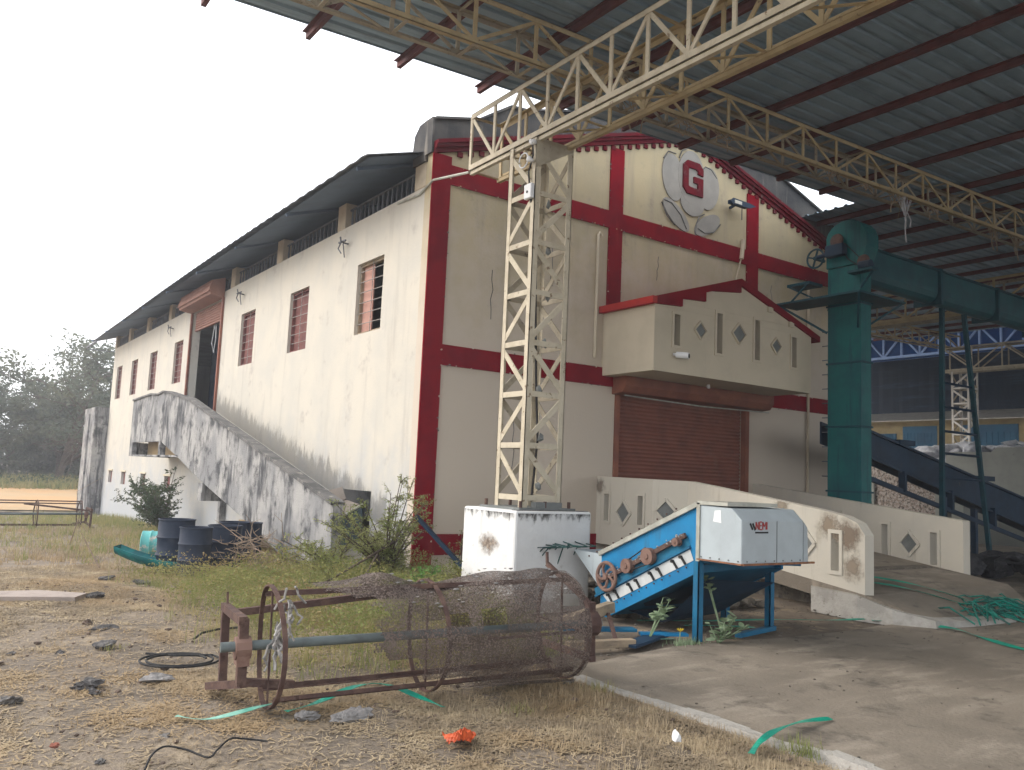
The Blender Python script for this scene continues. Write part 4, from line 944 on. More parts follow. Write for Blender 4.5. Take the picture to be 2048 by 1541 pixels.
# ------------------------------------------------------------------ teal elevator, tube, conveyor
def elevator():
    x0, x1, y0, y1 = 8.574, 8.93, -2.45, -1.69
    t = thing('bucket_elevator', 'tall teal bucket elevator tower standing right of the gable front', 'elevator', (8.75, -2.07, 0))
    m = MB()
    for a, b in ((-.1, 1.6), (1.606, 2.9), (2.906, 4.2), (4.206, 5.4), (5.406, 6.2)): m.box(x0, x1, y0, y1, a, b)
    m.build('casing', TEAL, t, bevel=.006)
    m = MB()
    for z in (1.603, 2.903, 4.203, 5.403): m.box(x0 - .025, x1 + .025, y0 - .025, y1 + .025, z - .018, z + .018)
    m.build('flanges', TEALD, t)
    m = MB(); arc = [(y1 + .02, 6.21), (y1 + .02, 6.80)] + [(-2.12 + .46 * math.cos(a), 6.80 + .37 * math.sin(a)) for a in np.linspace(.15, math.pi - .15, 10)] + [(-2.60, 6.80), (-2.60, 6.55), (y0 - .02, 6.21)]
    m.prism(arc, YZ, x0 - .03, x1 + .03); m.build('head', TEAL, t, bevel=.008)
    def pulley(cy, cz, r, x, name, m_, spokes=0, wd=.06):
        m = MB()
        m.tube([(x, cy + r * math.cos(a), cz + r * math.sin(a)) for a in np.linspace(0, 2 * math.pi, 25)[:-1]], .022 if spokes else r * .18, 6, closed=True)
        if spokes:
            for k in range(spokes): a = .3 + 2 * math.pi * k / spokes; m.bar((x, cy, cz), (x, cy + r * math.cos(a), cz + r * math.sin(a)), .03, .03)
            m.tube([(x - .04, cy, cz), (x + .3, cy, cz)], .04, 8)
        else: m.tube([(x - wd / 2, cy, cz), (x + wd / 2, cy, cz)], r, 16)
        return m.build(name, m_, t)
    pulley(-1.46, 6.47, .20, x0 - .10, 'hand_wheel', TEALD, 4)
    pulley(-1.98, 6.74, .13, x0 - .12, 'pulley', RUST); pulley(-2.58, 6.20, .12, x0 - .12, 'pulley', RUST)
    m = MB(); m.tube([(x0 - .12, -1.90, 6.84), (x0 - .12, -2.2, 6.62), (x0 - .12, -2.5, 6.29)], .012, 5); m.tube([(x0 - .12, -2.04, 6.62), (x0 - .12, -2.25, 6.30), (x0 - .12, -2.52, 6.10)], .012, 5)
    m.build('drive_belt', BLACK, t)
    m = MB(); m.box(x0 - .2, x0 - .02, -2.16, -1.75, 6.42, 6.66); m.tube([(x0 - .1, -1.72, 6.5), (x0 - .1, -1.5, 6.48)], .05, 8); m.build('gearbox', NAVY, t, bevel=.01)
    m = MB(); m.box(x0 - .24, x0 - .03, -2.85, -2.3, 5.98, 6.03); m.bar((x0 - .1, -2.78, 5.98), (x0 - .03, -2.46, 5.7), .03); m.build('motor_shelf', TEALD, t)
    m = MB(); m.tube([(x0 - .12, -2.75, 6.12), (x0 - .12, -2.5, 6.12)], .09, 10); m.build('motor', NAVY, t)
    # work platform round the casing with raking struts
    m = MB(); m.box(x0 - .75, x0 - .03, -2.9, -.95, 5.43, 5.47); m.box(x0 - .03, x1 + .5, -2.9, y0 - .03, 5.43, 5.47); m.box(x1 + .05, x1 + .5, y0 - .028, -1.4, 5.43, 5.47)
    m.box(x0 - .5, x0 - .05, -1.60, -1.05, 5.84, 5.90); m.build('platform', TEALD, t)
    m = MB()
    m.bar((x0 - .7, -2.85, 5.43), (x0 - .03, -2.4, 4.9), .04); m.bar((x0 - .7, -1.0, 5.43), (x0 - .03, -1.7, 4.85), .04); m.bar((x0 - .5, -1.1, 5.84), (x0 - .05, -1.68, 5.47), .03); m.bar((x0 - .5, -1.55, 5.84), (x0 - .5, -1.1, 5.47), .03)
    m.bar((x0 - .7, -1.0, 5.43), (x0 - .68, -1.02, 4.98), .03); m.bar((x1 + .45, -2.85, 5.43), (x1 + .02, -2.4, 5.0), .04); m.build('platform_strut', TEALD, t)
    m = MB()
    for k in range(11): z = 1.9 + .3 * k; m.tube([(x0 + .05, y1, z), (x0 + .05, y1 + .16, z)], .011, 5)
    m.build('rungs', RAIL, t)
    # horizontal screw tube
    t = thing('screw_conveyor', 'horizontal dark teal conveyor tube leaving the tower head toward the right edge', 'conveyor', (14, -2.2, 6.2))
    m = MB(); prof = [(-2.45, 6.56), (-2.45, 6.14)] + [(-2.20 + .25 * math.cos(a), 6.12 + .26 * math.sin(a)) for a in np.linspace(math.pi + .2, 2 * math.pi - .2, 7)] + [(-1.95, 6.14), (-1.95, 6.56)]
    xa = 8.97; 
    for k in range(5): m.prism(prof, YZ, xa + 2.6 * k, xa + 2.6 * (k + 1) - .02)
    m.build('trough', TEALD2, t)
    m = MB()
    for k in range(1, 5): m.box(xa + 2.6 * k - .05, xa + 2.6 * k + .03, -2.52, -1.88, 5.82, 6.62)
    m.box(xa, xa + 13, -2.50, -1.90, 6.565, 6.60); m.build('flange', TEALD, t)
    t = thing('support_frame', 'pair of thin teal posts with rungs holding up the conveyor tube', 'support', (13, -2.2, 0))
    m = MB(); m.bar((12.02, -2.2, -.05), (12.14, -2.2, 5.86), .095, .08); m.build('post', TEALD, t)
    m = MB(); m.bar((14.2, -2.2, -.05), (13.12, -2.2, 5.86), .095, .08); m.build('post', TEALD, t)
    m = MB()
    for z in (2.55, 3.05, 3.6, 4.15, 2.0): m.tube([(12.08, -2.2, z), (14.2 - 1.08 * (z + .05) / 5.9, -2.2, z)], .03, 5)
    m.build('rung', NAVY, t)
    # inclined belt conveyor
    t = thing('belt_conveyor', 'dark navy inclined belt conveyor sloping down to the right past the tower', 'conveyor', (14, -1.7, 0))
    def zt(x): return 3.06 - .185 * (x - 9)
    m = MB(); a, b = 9.0, 21.0
    for y in (-1.75, -1.25):
        m.add([(a, y, zt(a) - .47), (b, y, zt(b) - .72), (b, y, zt(b)), (a, y, zt(a)), (a, y + .04, zt(a) - .47), (b, y + .04, zt(b) - .72), (b, y + .04, zt(b)), (a, y + .04, zt(a))],
              [(0, 1, 2, 3), (7, 6, 5, 4), (3, 2, 6, 7), (0, 4, 5, 1), (0, 3, 7, 4), (1, 5, 6, 2)])
    m.build('side_plate', NAVY, t)
    m = MB(); m.add([(a, -1.7, zt(a) - .1), (b, -1.7, zt(b) - .1), (b, -1.26, zt(b) - .1), (a, -1.26, zt(a) - .1)], [(0, 1, 2, 3)]); m.build('belt', BLACK, t)
    m = MB(); m.bar((a, -1.78, zt(a) + .02), (b, -1.78, zt(b) + .02), .08, .05); m.bar((a, -1.78, zt(a) - .98), (b, -1.78, zt(b) - 1.08), .07, .10); m.bar((a, -1.78, zt(a) - .52), (b, -1.78, zt(b) - .76), .06, .04)
    for x in (11.2, 13.2, 15.2, 17.3): m.bar((x, -1.78, zt(x) - .55), (x, -1.78, zt(x) - 1.0), .16, .08)
    m.build('frame', NAVY, t)
    m = MB()
    for x in (11.3, 14.9): m.box(x - .3, x + .3, -1.85, -1.6, zt(x) + .045, zt(x) + .16)
    m.build('bearing_block', NAVY, t)
    for x in (12.95, 14.35, 18.2):
        m = MB(); m.bar((x, -1.75, -.05), (x, -1.75, zt(x) - .75), .12); m.build('leg', NAVY, t)
TEALD2 = mat('muted_teal_paint', (.014, .085, .10), (.012, .065, .082), 2, .4, .62, rough=.5)  # muted teal for the conveyor trough
elevator()

# ------------------------------------------------------------------ blue cotton cleaner
def cleaner():
    t = thing('cotton_cleaner', 'blue and grey cotton cleaning machine on legs with pulleys along its sloping side', 'machine', (.8, -5.3, 0))
    X0, X1 = .10, 1.50
    side = [(-4.48, .03), (-4.60, .03), (-5.985, .70), (-5.985, 1.38), (-4.48, .73)]
    for x in (X0, X1 - .03):
        m = MB(); m.prism(side, YZ, x, x + .03); m.build('side_plate', BLUE, t)
    m = MB(); m.add([(X0 + .03, -4.48, .73), (X1 - .03, -4.48, .73), (X1 - .03, -5.985, 1.38), (X0 + .03, -5.985, 1.38)], [(0, 1, 2, 3)]); m.add([(X0 + .03, -4.6, .05), (X1 - .03, -4.6, .05), (X1 - .03, -5.985, .71), (X0 + .03, -5.985, .71)], [(0, 1, 2, 3)])
    m.add([(X0 + .03, -4.49, .05), (X1 - .03, -4.49, .05), (X1 - .03, -4.49, .72), (X0 + .03, -4.49, .72)], [(0, 1, 2, 3)]); m.build('casing', BLUED, t)
    m = MB(); m.bar((X0 - .012, -4.46, .745), (X0 - .012, -5.99, 1.405), .05, .05); m.bar((X0 + .03, -4.46, .77), (X0 + .03, -5.99, 1.43), .05, .018)
    m.build('top_trim', TRIM, t)
    U = Vector((0, -1.385, .67)).normalized()
    def al(s, up, d=0):                                  # s along the slope from the low end, up perpendicular
        n = Vector((0, U.z, -U.y)) * 1.0; n = Vector((0, .4355, .9)).normalized()
        p = Vector((0, -4.50, .06)) + U * s + n * up; return (X0 - d, p.y, p.z)
    m = MB()
    m.add([al(.18, .06, .006), al(1.62, .06, .006), al(1.62, .18, .006), al(.12, .18, .006)], [(0, 1, 2, 3)]); m.build('strip_panel', TRIMW, t)
    m = MB()
    for k in range(4):
        for d in (0, .13): s = .24 + .375 * k + d; m.bar(al(s + .012, .06, .022), al(s - .012, .145, .022), .016, .02); m.tube([al(s - .02, .15, .012), al(s - .02, .15, .04)], .019, 6)
    m.build('clamp', BLACK, t)
    m = MB(); m.bar(al(.0, .205, .015), al(1.64, .20, .015), .03, .025); m.build('rib', BLUED, t)
    m = MB(); m.add([al(0, .215, .004), al(1.64, .215, .004), al(1.64, .31, .004), al(.0, .30, .004)], [(0, 1, 2, 3)]); m.build('lower_band', mat('dull_teal_blue', (.02, .15, .26), (.02, .12, .2), 5), t)
    m = MB(); m.bar(al(.18, .33, .03), al(1.64, .33, .03), .03, .05); m.build('shaft_rail', RUST, t)
    q = random.Random(8); m = MB()
    for k in range(46): s = q.uniform(.2, 1.6); m.rock(al(s, .35 + q.uniform(-.02, .03), .04), q.uniform(.008, .02), (1, 1.4, .8), 100 + k, 1)
    m.build('lint_deposit', RAG, t)
    m = MB()
    for k in range(11): m.tube([al(.06 + .155 * k, .68 - .004 * k, .0), al(.06 + .155 * k, .68 - .004 * k, .012)], .010, 6)
    for k in range(13): m.tube([al(.06 + .13 * k, .03, .0), al(.06 + .13 * k, .03, .012)], .009, 6)
    m.build('bolts', RUST, t)
    def wheel(y, z, r, name, spoked):
        m = MB(); x = X0 - .05
        if spoked:
            m.tube([(x, y + r * math.cos(a), z + r * math.sin(a)) for a in np.linspace(0, 2 * math.pi, 33)[:-1]], .022, 8, closed=True)
            for k in range(5):
                a = .5 + 2 * math.pi * k / 5
                pts = [(x, y + r * f * math.cos(a + .9 * f * f), z + r * f * math.sin(a + .9 * f * f)) for f in (.1, .4, .7, .95)]; m.tube(pts, .018, 5)
            m.tube([(x - .03, y, z), (x + .06, y, z)], .035, 10)
        else:
            m.tube([(x - .035, y, z), (x + .035, y, z)], r, 20); m.tube([(x - .045, y, z), (x - .034, y, z)], r * .35, 10)
        return m.build(name, RUSTL, t, smooth=False)
    wheel(-4.63, .50, .158, 'fly_wheel', True); wheel(-4.98, .66, .082, 'pulley', False); wheel(-5.31, .80, .092, 'pulley', False); wheel(-5.73, .99, .045, 'pulley', False)
    m = MB(); m.tube([(X0 - .06, -5.02, .74), (X0 - .06, -5.27, .89)], .008, 5); m.tube([(X0 - .06, -4.95, .585), (X0 - .06, -5.30, .71)], .008, 5); m.build('drive_belt', BLACK, t)
    m = MB(); m.rock((X0 - .05, -5.74, 1.0), .05, (.6, 1.3, .8), 31, 2); m.build('bearing', RUST, t)
    # grey feed box hanging off the high end
    m = MB(); P = [(-6.0, .835), (-6.57, .835), (-6.57, 1.27), (-6.44, 1.385), (-6.0, 1.40)]
    m.prism(P, YZ, X0 - .02, X0 + .96)
    m.add([(X0 + .96, -6.0, .836), (X0 + .96, -6.569, .836), (X0 + .96, -6.569, 1.269), (X0 + .96, -6.44, 1.384), (X0 + .96, -6.0, 1.399),
           (X0 + 1.06, -6.0, .836), (X0 + 1.06, -6.56, .836), (X0 + 1.06, -6.55, 1.20), (X0 + 1.06, -6.46, 1.26), (X0 + 1.06, -6.0, 1.27)],
          [(0, 1, 6, 5), (1, 2, 7, 6), (2, 3, 8, 7), (3, 4, 9, 8), (5, 6, 7, 8, 9)])
    fb = m.build('feed_box', PALEG, t, bevel=.008)
    m = MB(); m.box(X0 - .035, X0 + .75, -6.40, -5.99, 1.403, 1.44); m.box(X0 - .035, X0 - .021, -6.03, -5.985, .82, 1.42); m.build('lid', TRIM, fb)
    m = MB(); q = random.Random(6)
    m.bar((X0 - .02, -6.585, .842), (X0 + 1.12, -6.585, .842), .02, .02); m.bar((X0 - .03, -6.0, .842), (X0 - .03, -6.58, .842), .014, .016); m.build('rusty_edge', RUSTO, fb)
    m = MB()
    for k in range(7):
        m.tube([(X0 + .06 + .14 * k, -6.571, .87), (X0 + .06 + .14 * k, -6.578, .87)], .008, 6)
        if k < 5: m.tube([(X0 - .021, -6.05 - .12 * k, .87), (X0 - .028, -6.05 - .12 * k, .87)], .008, 6)
    m.bar((X0 + .52, -6.573, .84), (X0 + .52, -6.573, 1.27), .006, .004, up=(0, 1, 0)); m.build('rivets', DGREY, fb)
    m = MB(); m.add([(X0 - .0215, -6.20, 1.24), (X0 - .0215, -6.31, 1.23), (X0 - .0215, -6.30, 1.36), (X0 - .0215, -6.22, 1.35)], [(0, 1, 2, 3)]); m.build('paper_label', PLASTW, fb)
    # maker's mark, worn red letters over a black line
    m = MB(); y = -6.5735; z0 = 1.185; h = .075; x = X0 + .19
    def st(*pts):
        for a, b in zip(pts[:-1], pts[1:]): m.bar((x + a[0], y, z0 + a[1]), (x + b[0], y, z0 + b[1]), .012, .004, up=(0, 1, 0))
    for g, w in (([(0, 0), (0, .075), (.04, 0), (.04, .075)], .055), ([(.035, 0), (0, 0), (0, .075), (.035, .075)], .05), ([(0, 0), (0, .075), (.025, .03), (.05, .075), (.05, 0)], .065), ([(0, 0), (0, .075)], .02)):
        st(*g)
        if w == .05: st((0, .038), (.03, .038))
        x += w
    m.build('red_lettering', mat('faded_red_letter', (.36, .05, .05), (.30, .08, .075), 30), fb)
    m = MB(); m.bar((X0 + .18, y, 1.155), (X0 + .38, y, 1.155), .016, .004, up=(0, 1, 0)); m.bar((X0 + .10, y, 1.245), (X0 + .14, y, 1.185), .02, .004, up=(0, 1, 0)); m.bar((X0 + .14, y, 1.245), (X0 + .18, y, 1.18), .02, .004, up=(0, 1, 0)); m.build('black_lettering', BLACK, fb)
    for (x, yy) in ((X0 + .02, -5.98), (X1 - .05, -5.84), (X1 - .05, -5.2)):
        m = MB(); m.ell((x - .035, yy - .035, 0), (x - .035, yy - .035, .83 if yy < -5.5 else .55), .075, .012, (1, 0, 0), (0, 1, 0)); m.build('leg', BLUED, t)
    m = MB(); m.bar((X0, -5.98, .74), (X1, -5.86, .74), .05, .08); m.bar((X0 + .05, -6.0, .815), (X0 + 1.0, -6.5, .815), .05, .03); m.bar((X0 + .6, -6.02, .03), (X1, -5.86, .03), .07, .05); m.build('cross_beam', BLUED, t)
    m = MB(); m.add([(X0 + .2, -4.7, .12), (X1 - .1, -4.7, .12), (X1 - .1, -5.95, .55), (X0 + .2, -5.95, .62), (X0 + .3, -5.2, .05), (X1 - .2, -5.2, .10)], [(0, 1, 2, 3), (0, 4, 5, 1), (4, 3, 2, 5)]); m.build('under_trough', NAVY, t)
    # discharge chute at the low end
    m = MB(); m.add([(X0, -4.478, .74), (X0, -3.97, .74), (X0, -4.478, .34), (X1, -4.478, .74), (X1, -3.97, .74), (X1, -4.478, .34)], [(0, 1, 2), (3, 5, 4), (1, 4, 5, 2)])
    o = m.build('chute', PALEG, t); o.modifiers.new('S', 'SOLIDIFY').thickness = .012
TRIMW = mat('pale_strip_paint', (.52, .54, .54), (.45, .47, .47), 5, .4, .62)
RUSTL = mat('dusty_rust', (.20, .125, .10), (.155, .09, .07), 9, .42, .62, rough=.85)
RUSTO = mat('orange_rust', (.26, .12, .06), (.17, .08, .05), 14, .42, .62)
cleaner()
m = MB(); q = random.Random(15)
for k in range(9):
    y0 = -4.05 + q.uniform(-.05, .05); x = q.uniform(-.2, .5)
    m.tube([(x, y0 + q.uniform(-.1, .45), .78 + q.uniform(0, .06)), (x - .1, y0 - .1, .80), (x - .15, y0 + .2, .76), (x - .2, y0 + .35 + q.uniform(0, .2), .35 + q.uniform(-.1, .2))], .008, 4)
o = m.build('cable_tangle', mat('dark_green_cable', (.03, .10, .09), (.02, .05, .05), 6), None, base=(0, -4, .75)); tag(o, 'tangle of dark green cables draped over the low end chute of the blue machine', 'cable')

# ------------------------------------------------------------------ rotary screens
def screen_drum(name, label, cat_loc, full=True):
    t = thing(name, label, 'screen drum', cat_loc)
    yc, zc, r = cat_loc[1], cat_loc[2] + .41, .405
    ox = cat_loc[0]
    L = [-1.15, -.02, 1.13]                                     # ring stations relative to base
    for k, x in enumerate(L):
        m = MB(); ph = rnd.uniform(-.02, .02)
        pts = [(ox + x + .012 * math.cos(2 * a), yc + r * math.cos(a), zc + r * (1 + ph) * math.sin(a)) for a in np.linspace(0, 2 * math.pi, 49)[:-1]]
        n = len(pts); vs = []
        for (X, Y, Z) in pts:
            dy, dz = (Y - yc) / r, (Z - zc) / r
            vs += [(X - .016, Y, Z), (X + .016, Y, Z), (X + .016, Y - dy * .01, Z - dz * .01), (X - .016, Y - dy * .01, Z - dz * .01)]
        fs = [(4 * i + j, 4 * i + (j + 1) % 4, 4 * ((i + 1) % n) + (j + 1) % 4, 4 * ((i + 1) % n) + j) for i in range(n) for j in range(4)]
        m.add(vs, fs); ring = m.build('ring', RUST, t)
        m = MB()
        for a in ((math.pi / 2, 3 * math.pi / 2) if k < 2 else (0, 1.57, 3.14, 4.71)): m.bar((ox + x, yc, zc), (ox + x, yc + r * math.cos(a), zc + r * math.sin(a)), .014, .012)
        m.build('spoke', RUST, ring)
    for a in (R(52), R(112), R(-62), R(-118), R(178)):
        m = MB(); y, z = yc + (r - .03) * math.cos(a), zc + (r - .03) * math.sin(a)
        if a == R(178): m.bar((ox + .3, y, z), (ox + 1.14, y, z), .018)
        else: m.ell((ox - 1.15, y, z), (ox + 1.14, y, z + .004), .034, .007, (0, 0, 1), (0, 1 if math.cos(a) < 0 else -1, 0))
        m.build('long_bar', RUST, t)
    m = MB(); m.tube([(ox - 1.47, yc, zc + .012), (ox + 1.5, yc, zc - .012)], .033, 12); m.build('shaft', PIPE, t, smooth=True)
    # bearing stand at the open end
    x = ox - 1.33
    m = MB(); m.box(x - .03, x + .03, yc - .035, yc + .035, zc - .24, zc + .19); m.bar((x - .01, yc + .72, zc + .16), (x - .01, yc - .04, zc + .18), .055, .055); m.bar((x - .02, yc + .58, .0 + cat_loc[2]), (x - .02, yc + .60, zc + .14), .055, .055)
    m.bar((x - .12, yc + .55, cat_loc[2] + .05), (x + .02, yc - .02, zc - .23), .05, .05); m.bar((x, yc, zc - .22), (x + .36, yc + .06, cat_loc[2] + .13), .05, .05); m.bar((x, yc + .58, zc + .13), (ox + .35, yc + .30, zc + .30), .05, .05)
    m.bar((x, yc + .66, zc + .16), (x, yc + .68, zc + .27), .015)
    st_ = m.build('end_frame', RUST, t)
    m = MB(); m.tube([(x - .05, yc, zc), (x + .05, yc, zc)], .075, 10); m.box(x - .04, x + .04, yc - .06, yc + .06, zc - .11, zc - .04); m.build('bearing', RUSTL, st_)
    x = ox + 1.40
    m = MB(); m.box(x - .03, x + .03, yc - .035, yc + .035, zc - .30, zc + .16); m.bar((x, yc - .05, zc - .28), (x, yc + .8, zc - .30), .05); m.bar((x, yc, zc + .14), (x - .15, yc + .45, zc + .42), .035); m.bar((x - .15, yc + .45, zc + .42), (x - .15, yc + .46, zc + .52), .02); e2 = m.build('end_frame', RUST, t)
    m = MB(); m.tube([(x - .05, yc, zc - .01), (x + .05, yc, zc - .01)], .10, 10); m.build('bearing', RUST, e2)
    # torn wire cloth sagging over the bars
    q = random.Random(21); A = np.linspace(R(-118), R(236), 170); NX = 170; vs = []; fs = []; ok = {}
    def prof(xr):                                   # sag / hump of the top line
        return .05 * math.exp(-((xr + .47) / .16) ** 2) - .045 * math.exp(-((xr + .02) / .25) ** 2) + .035 * math.exp(-((xr - .62) / .22) ** 2) + .03 * math.exp(-((xr - 1.0) / .15) ** 2)
    for i in range(NX + 1):
        xr = -1.0 + 2.30 * i / NX
        for j, a in enumerate(A):
            top = max(0, math.sin(a))
            rr = r + .012 + prof(xr) * top ** 2 + .006 * math.sin(9 * a + 5 * xr) + .008 * math.sin(4.3 * xr + 2.1 * a) - .05 * (max(0, math.cos(3 * (a - R(82)))) if R(52) < a < R(112) else 0) * .2
            vs.append((ox + xr * .885, yc + rr * math.cos(a), zc + max(rr * math.sin(a), -.408)))
            deg = math.degrees(a)
            # start of the cloth along the drum, by angle: torn back on the near and far sides
            s = -.88 + .18 * math.sin(deg * .05) if 60 < deg < 130 else (-.62 if 130 <= deg < 190 else (-.30 if 190 <= deg < 215 else .15 + .002 * (deg - 190))) if deg >= 130 else (-.55 if 30 < deg <= 60 else (.0 if deg > 0 else .35))
            s += .05 * math.sin(deg * .31) + .03 * math.sin(deg * .9) + abs(q.gauss(0, .035)) - .02 * math.sin(deg * 3.1)
            ok[i, j] = xr > s
    n = len(A)
    for i in range(NX):
        for j in range(n - 1):
            if ok[i, j] and ok[i + 1, j + 1]:
                deg = math.degrees(A[j]); xr = -1.0 + 2.30 * i / NX
                if abs(xr - .37) < .11 and 146 < deg < 168: continue          # torn holes
                if abs(xr - .05) < .10 and 150 < deg < 162: continue
                if abs(xr - 1.12) < .09 and 136 < deg < 150: continue
                fs.append((i * n + j, (i + 1) * n + j, (i + 1) * n + j + 1, i * n + j + 1))
    m = MB(); m.v = vs; m.f = fs; c = m.build('wire_cloth', NET, t)
    c.data.polygons.foreach_set('use_smooth', [True] * len(c.data.polygons))
    m = MB()
    for k in range(36):
        xr = q.uniform(-.4, 1.2); a = R(q.uniform(75, 150)); rr = r + .02 + prof(xr) * math.sin(a) ** 2
        m.rock((ox + xr * .885, yc + rr * math.cos(a), zc + rr * math.sin(a)), q.uniform(.006, .014), (2, 1, .6), 300 + k, 1)
    m.build('lint_flecks', RAG, c)
    return t
SD = screen_drum('rotary_screen', 'rusty rotary screen drum with torn wire cloth lying in the foreground', (-3.42, -6.62, 0))
SD.rotation_euler = (0, -.022, R(-7.5)); SD.location.z = .02
q = random.Random(33); m = MB()
for k in range(26):
    y = -6.48 + .38 * math.cos(2.6 + q.uniform(-.15, .15)); z = .41 + .38 * q.uniform(-.1, .75)
    a = 2.2 + k * .04
    p = [(-4.56 + q.uniform(-.03, .03), -6.48 - .38 * math.cos(a - 1.6) * .9 + q.uniform(-.03, .03), .82 - .45 * (k / 26) + q.uniform(-.04, .04))]
    for s in range(4): p.append((p[-1][0] + q.uniform(-.03, .03), p[-1][1] + q.uniform(-.05, .03), p[-1][2] - q.uniform(.01, .06)))
    m.tube(p, .008, 5)
o = m.build('rag', RAG, None, base=(-4.57, -6.6, .6)); tag(o, 'frayed grey rag wound round the left end ring of the near screen drum', 'rag')
# second screen, dumped far off at the left
far = copy_thing(SD, (-3.75, 15.6, gz(0, 15.6) - .02), R(182), 'distant rusted screen frame lying in weeds at the far left')
for ch in list(far.children):
    if ch.name.startswith('wire_cloth'):
        for g in list(ch.children): bpy.data.objects.remove(g)
        bpy.data.objects.remove(ch)
tag(far, None, None, 'dumped rotary screens'); tag(SD, None, None, 'dumped rotary screens')

# ------------------------------------------------------------------ drums by the ramp
def barrel(label, x, y, r, h, lean=0, M=BARREL, lay=None):
    z = gz(x, y) - .02
    t = thing('oil_drum', label, 'barrel', (x, y, z), 'dark drums beside the access ramp' if M is BARREL else None)
    m = MB(); prof = [(r * .97, 0), (r * 1.02, .012), (r, .03)]
    for f in (.33, .66): prof += [(r, h * f - .03), (r * 1.07, h * f), (r, h * f + .03)]
    prof += [(r, h - .02), (r * 1.05, h - .012), (r * 1.045, h), (r * .95, h)]
    prof += [(r * .94, h - .03)]
    n = 28; vs = []
    for (rr, zz) in prof: vs += [(rr * math.cos(2 * math.pi * k / n), rr * math.sin(2 * math.pi * k / n), zz) for k in range(n)]
    fs = [(i * n + k, i * n + (k + 1) % n, (i + 1) * n + (k + 1) % n, (i + 1) * n + k) for i in range(len(prof) - 1) for k in range(n)]
    fs += [tuple(range(n))[::-1]]
    vs2 = []
    rot = Matrix.Rotation(lean, 4, 'Y') if lay is None else Matrix.Rotation(lay, 4, 'Z') @ Matrix.Rotation(R(90), 4, 'Y')
    for v in vs:
        p = rot @ Vector(v); vs2.append((x + p.x, y + p.y, z + p.z + (r if lay is not None else 0)))
    m.add(vs2, fs); o = m.build('shell', M, t, smooth=True)
    m = MB(); c = len(prof) - 1
    m.add([vs2[c * n + k] for k in range(n)], [tuple(range(n))]); m.build('lid', M, t)
    return t
barrel('tall dark oil drum with double rim, leftmost of the drums', -3.28, 1.52, .265, .80)
barrel('dark oil drum bulging in front, nearest of the drums', -3.17, .82, .228, .71)
barrel('dark oil drum half hidden behind dead thorny twigs', -2.62, 1.25, .25, .72)
barrel('dark oil drum at the back under the ramp parapet', -2.2, 2.1, .26, .74)
barrel('dark oil drum deepest under the ramp slope', -1.75, 2.9, .26, .70)
barrel('small chipped aqua drum lying on its side behind the dark drums', -3.12, 4.6, .235, .5, 0, AQUA, R(-20))
t = thing('feed_trough', 'teal half drum trough lying in the grass left of the drums', 'trough', (-3.75, 1.35, 0))
m = MB(); n = 16; vs = []
for i in range(7):
    s = i / 6; cx_ = -4.08 + .85 * s; cy_ = 1.62 - .5 * s; rr = .16 + .02 * math.sin(3 * s); dz = .10 * (1 - s) ** 2 * 2
    for k in range(n + 1):
        a = math.pi + math.pi * k / n; vs.append((cx_ + rr * .5 * math.cos(a), cy_ + rr * math.cos(a), .14 + dz + rr * math.sin(a) * .8))
fs = [(i * (n + 1) + k, i * (n + 1) + k + 1, (i + 1) * (n + 1) + k + 1, (i + 1) * (n + 1) + k) for i in range(6) for k in range(n)]
m.add(vs, fs); o = m.build('shell', TROUGH, t); o.modifiers.new('S', 'SOLIDIFY').thickness = .012
m = MB(); m.add([vs[k] for k in range(n + 1)], [tuple(range(n + 1))]); m.build('end_plate', TROUGH, t)

def smooth(P, sub=6):
    P = [Vector(p) for p in P]; C = []
    for i in range(len(P) - 1):
        a = P[max(i - 1, 0)]; b = P[i]; c = P[i + 1]; d = P[min(i + 2, len(P) - 1)]
        for k in range(sub):
            t = k / sub; C.append(.5 * ((2 * b) + (c - a) * t + (2 * a - 5 * b + 4 * c - d) * t * t + (3 * b - a - 3 * c + d) * t ** 3))
    return C + [P[-1]]
# ------------------------------------------------------------------ loose things on the ground
def single(name, label, cat, m, mt, base, group=None, smooth=False):
    o = m.build(name, mt, None, smooth, base=base); return tag(o, label, cat, group)
m = MB(); m.prism([(-5.95, -.95), (-5.02, -1.32), (-4.85, -1.02), (-5.3, -.62), (-6.1, -.55)], XY, -.03, .03)
single('stone_slab', 'flat pinkish stone slab lying in the dry grass at the left edge', 'slab', m, mat('pinkish_slab', (.33, .275, .24), (.27, .225, .20), 3, bump=.3), (-5.4, -1, 0))
m = MB()
pts = []
for k in range(84):
    a = k * .15; rr = .20 + .0011 * k; pts.append((-4.74 + rr * 1.1 * math.cos(a), -4.86 + rr * math.sin(a), .006 + .012 * math.sin(a * .5) ** 2))
pts += [(-4.74 + .30 * math.cos(12.9 - .15), -4.86 + .36 * math.sin(12.9 - .15), .012), (-4.72, -4.70, .012), (-4.92, -4.52, .012)]
m.tube(pts, .009, 6); single('hose_coil', 'dark coiled hose lying on bare soil left of the screen drum', 'hose', m, BLACK, (-4.72, -4.86, 0))
m = MB(); q = random.Random(2)
P = [(-4.42, -4.1, .02), (-4.3, -3.9, .03), (-4.1, -3.72, .02), (-3.9, -3.75, .03)]; m.tube(P, .011, 5); single('hose_piece', 'short dark hose end lying behind the screen drum end frame', 'hose', m, BLACK, (-4.2, -3.9, 0))
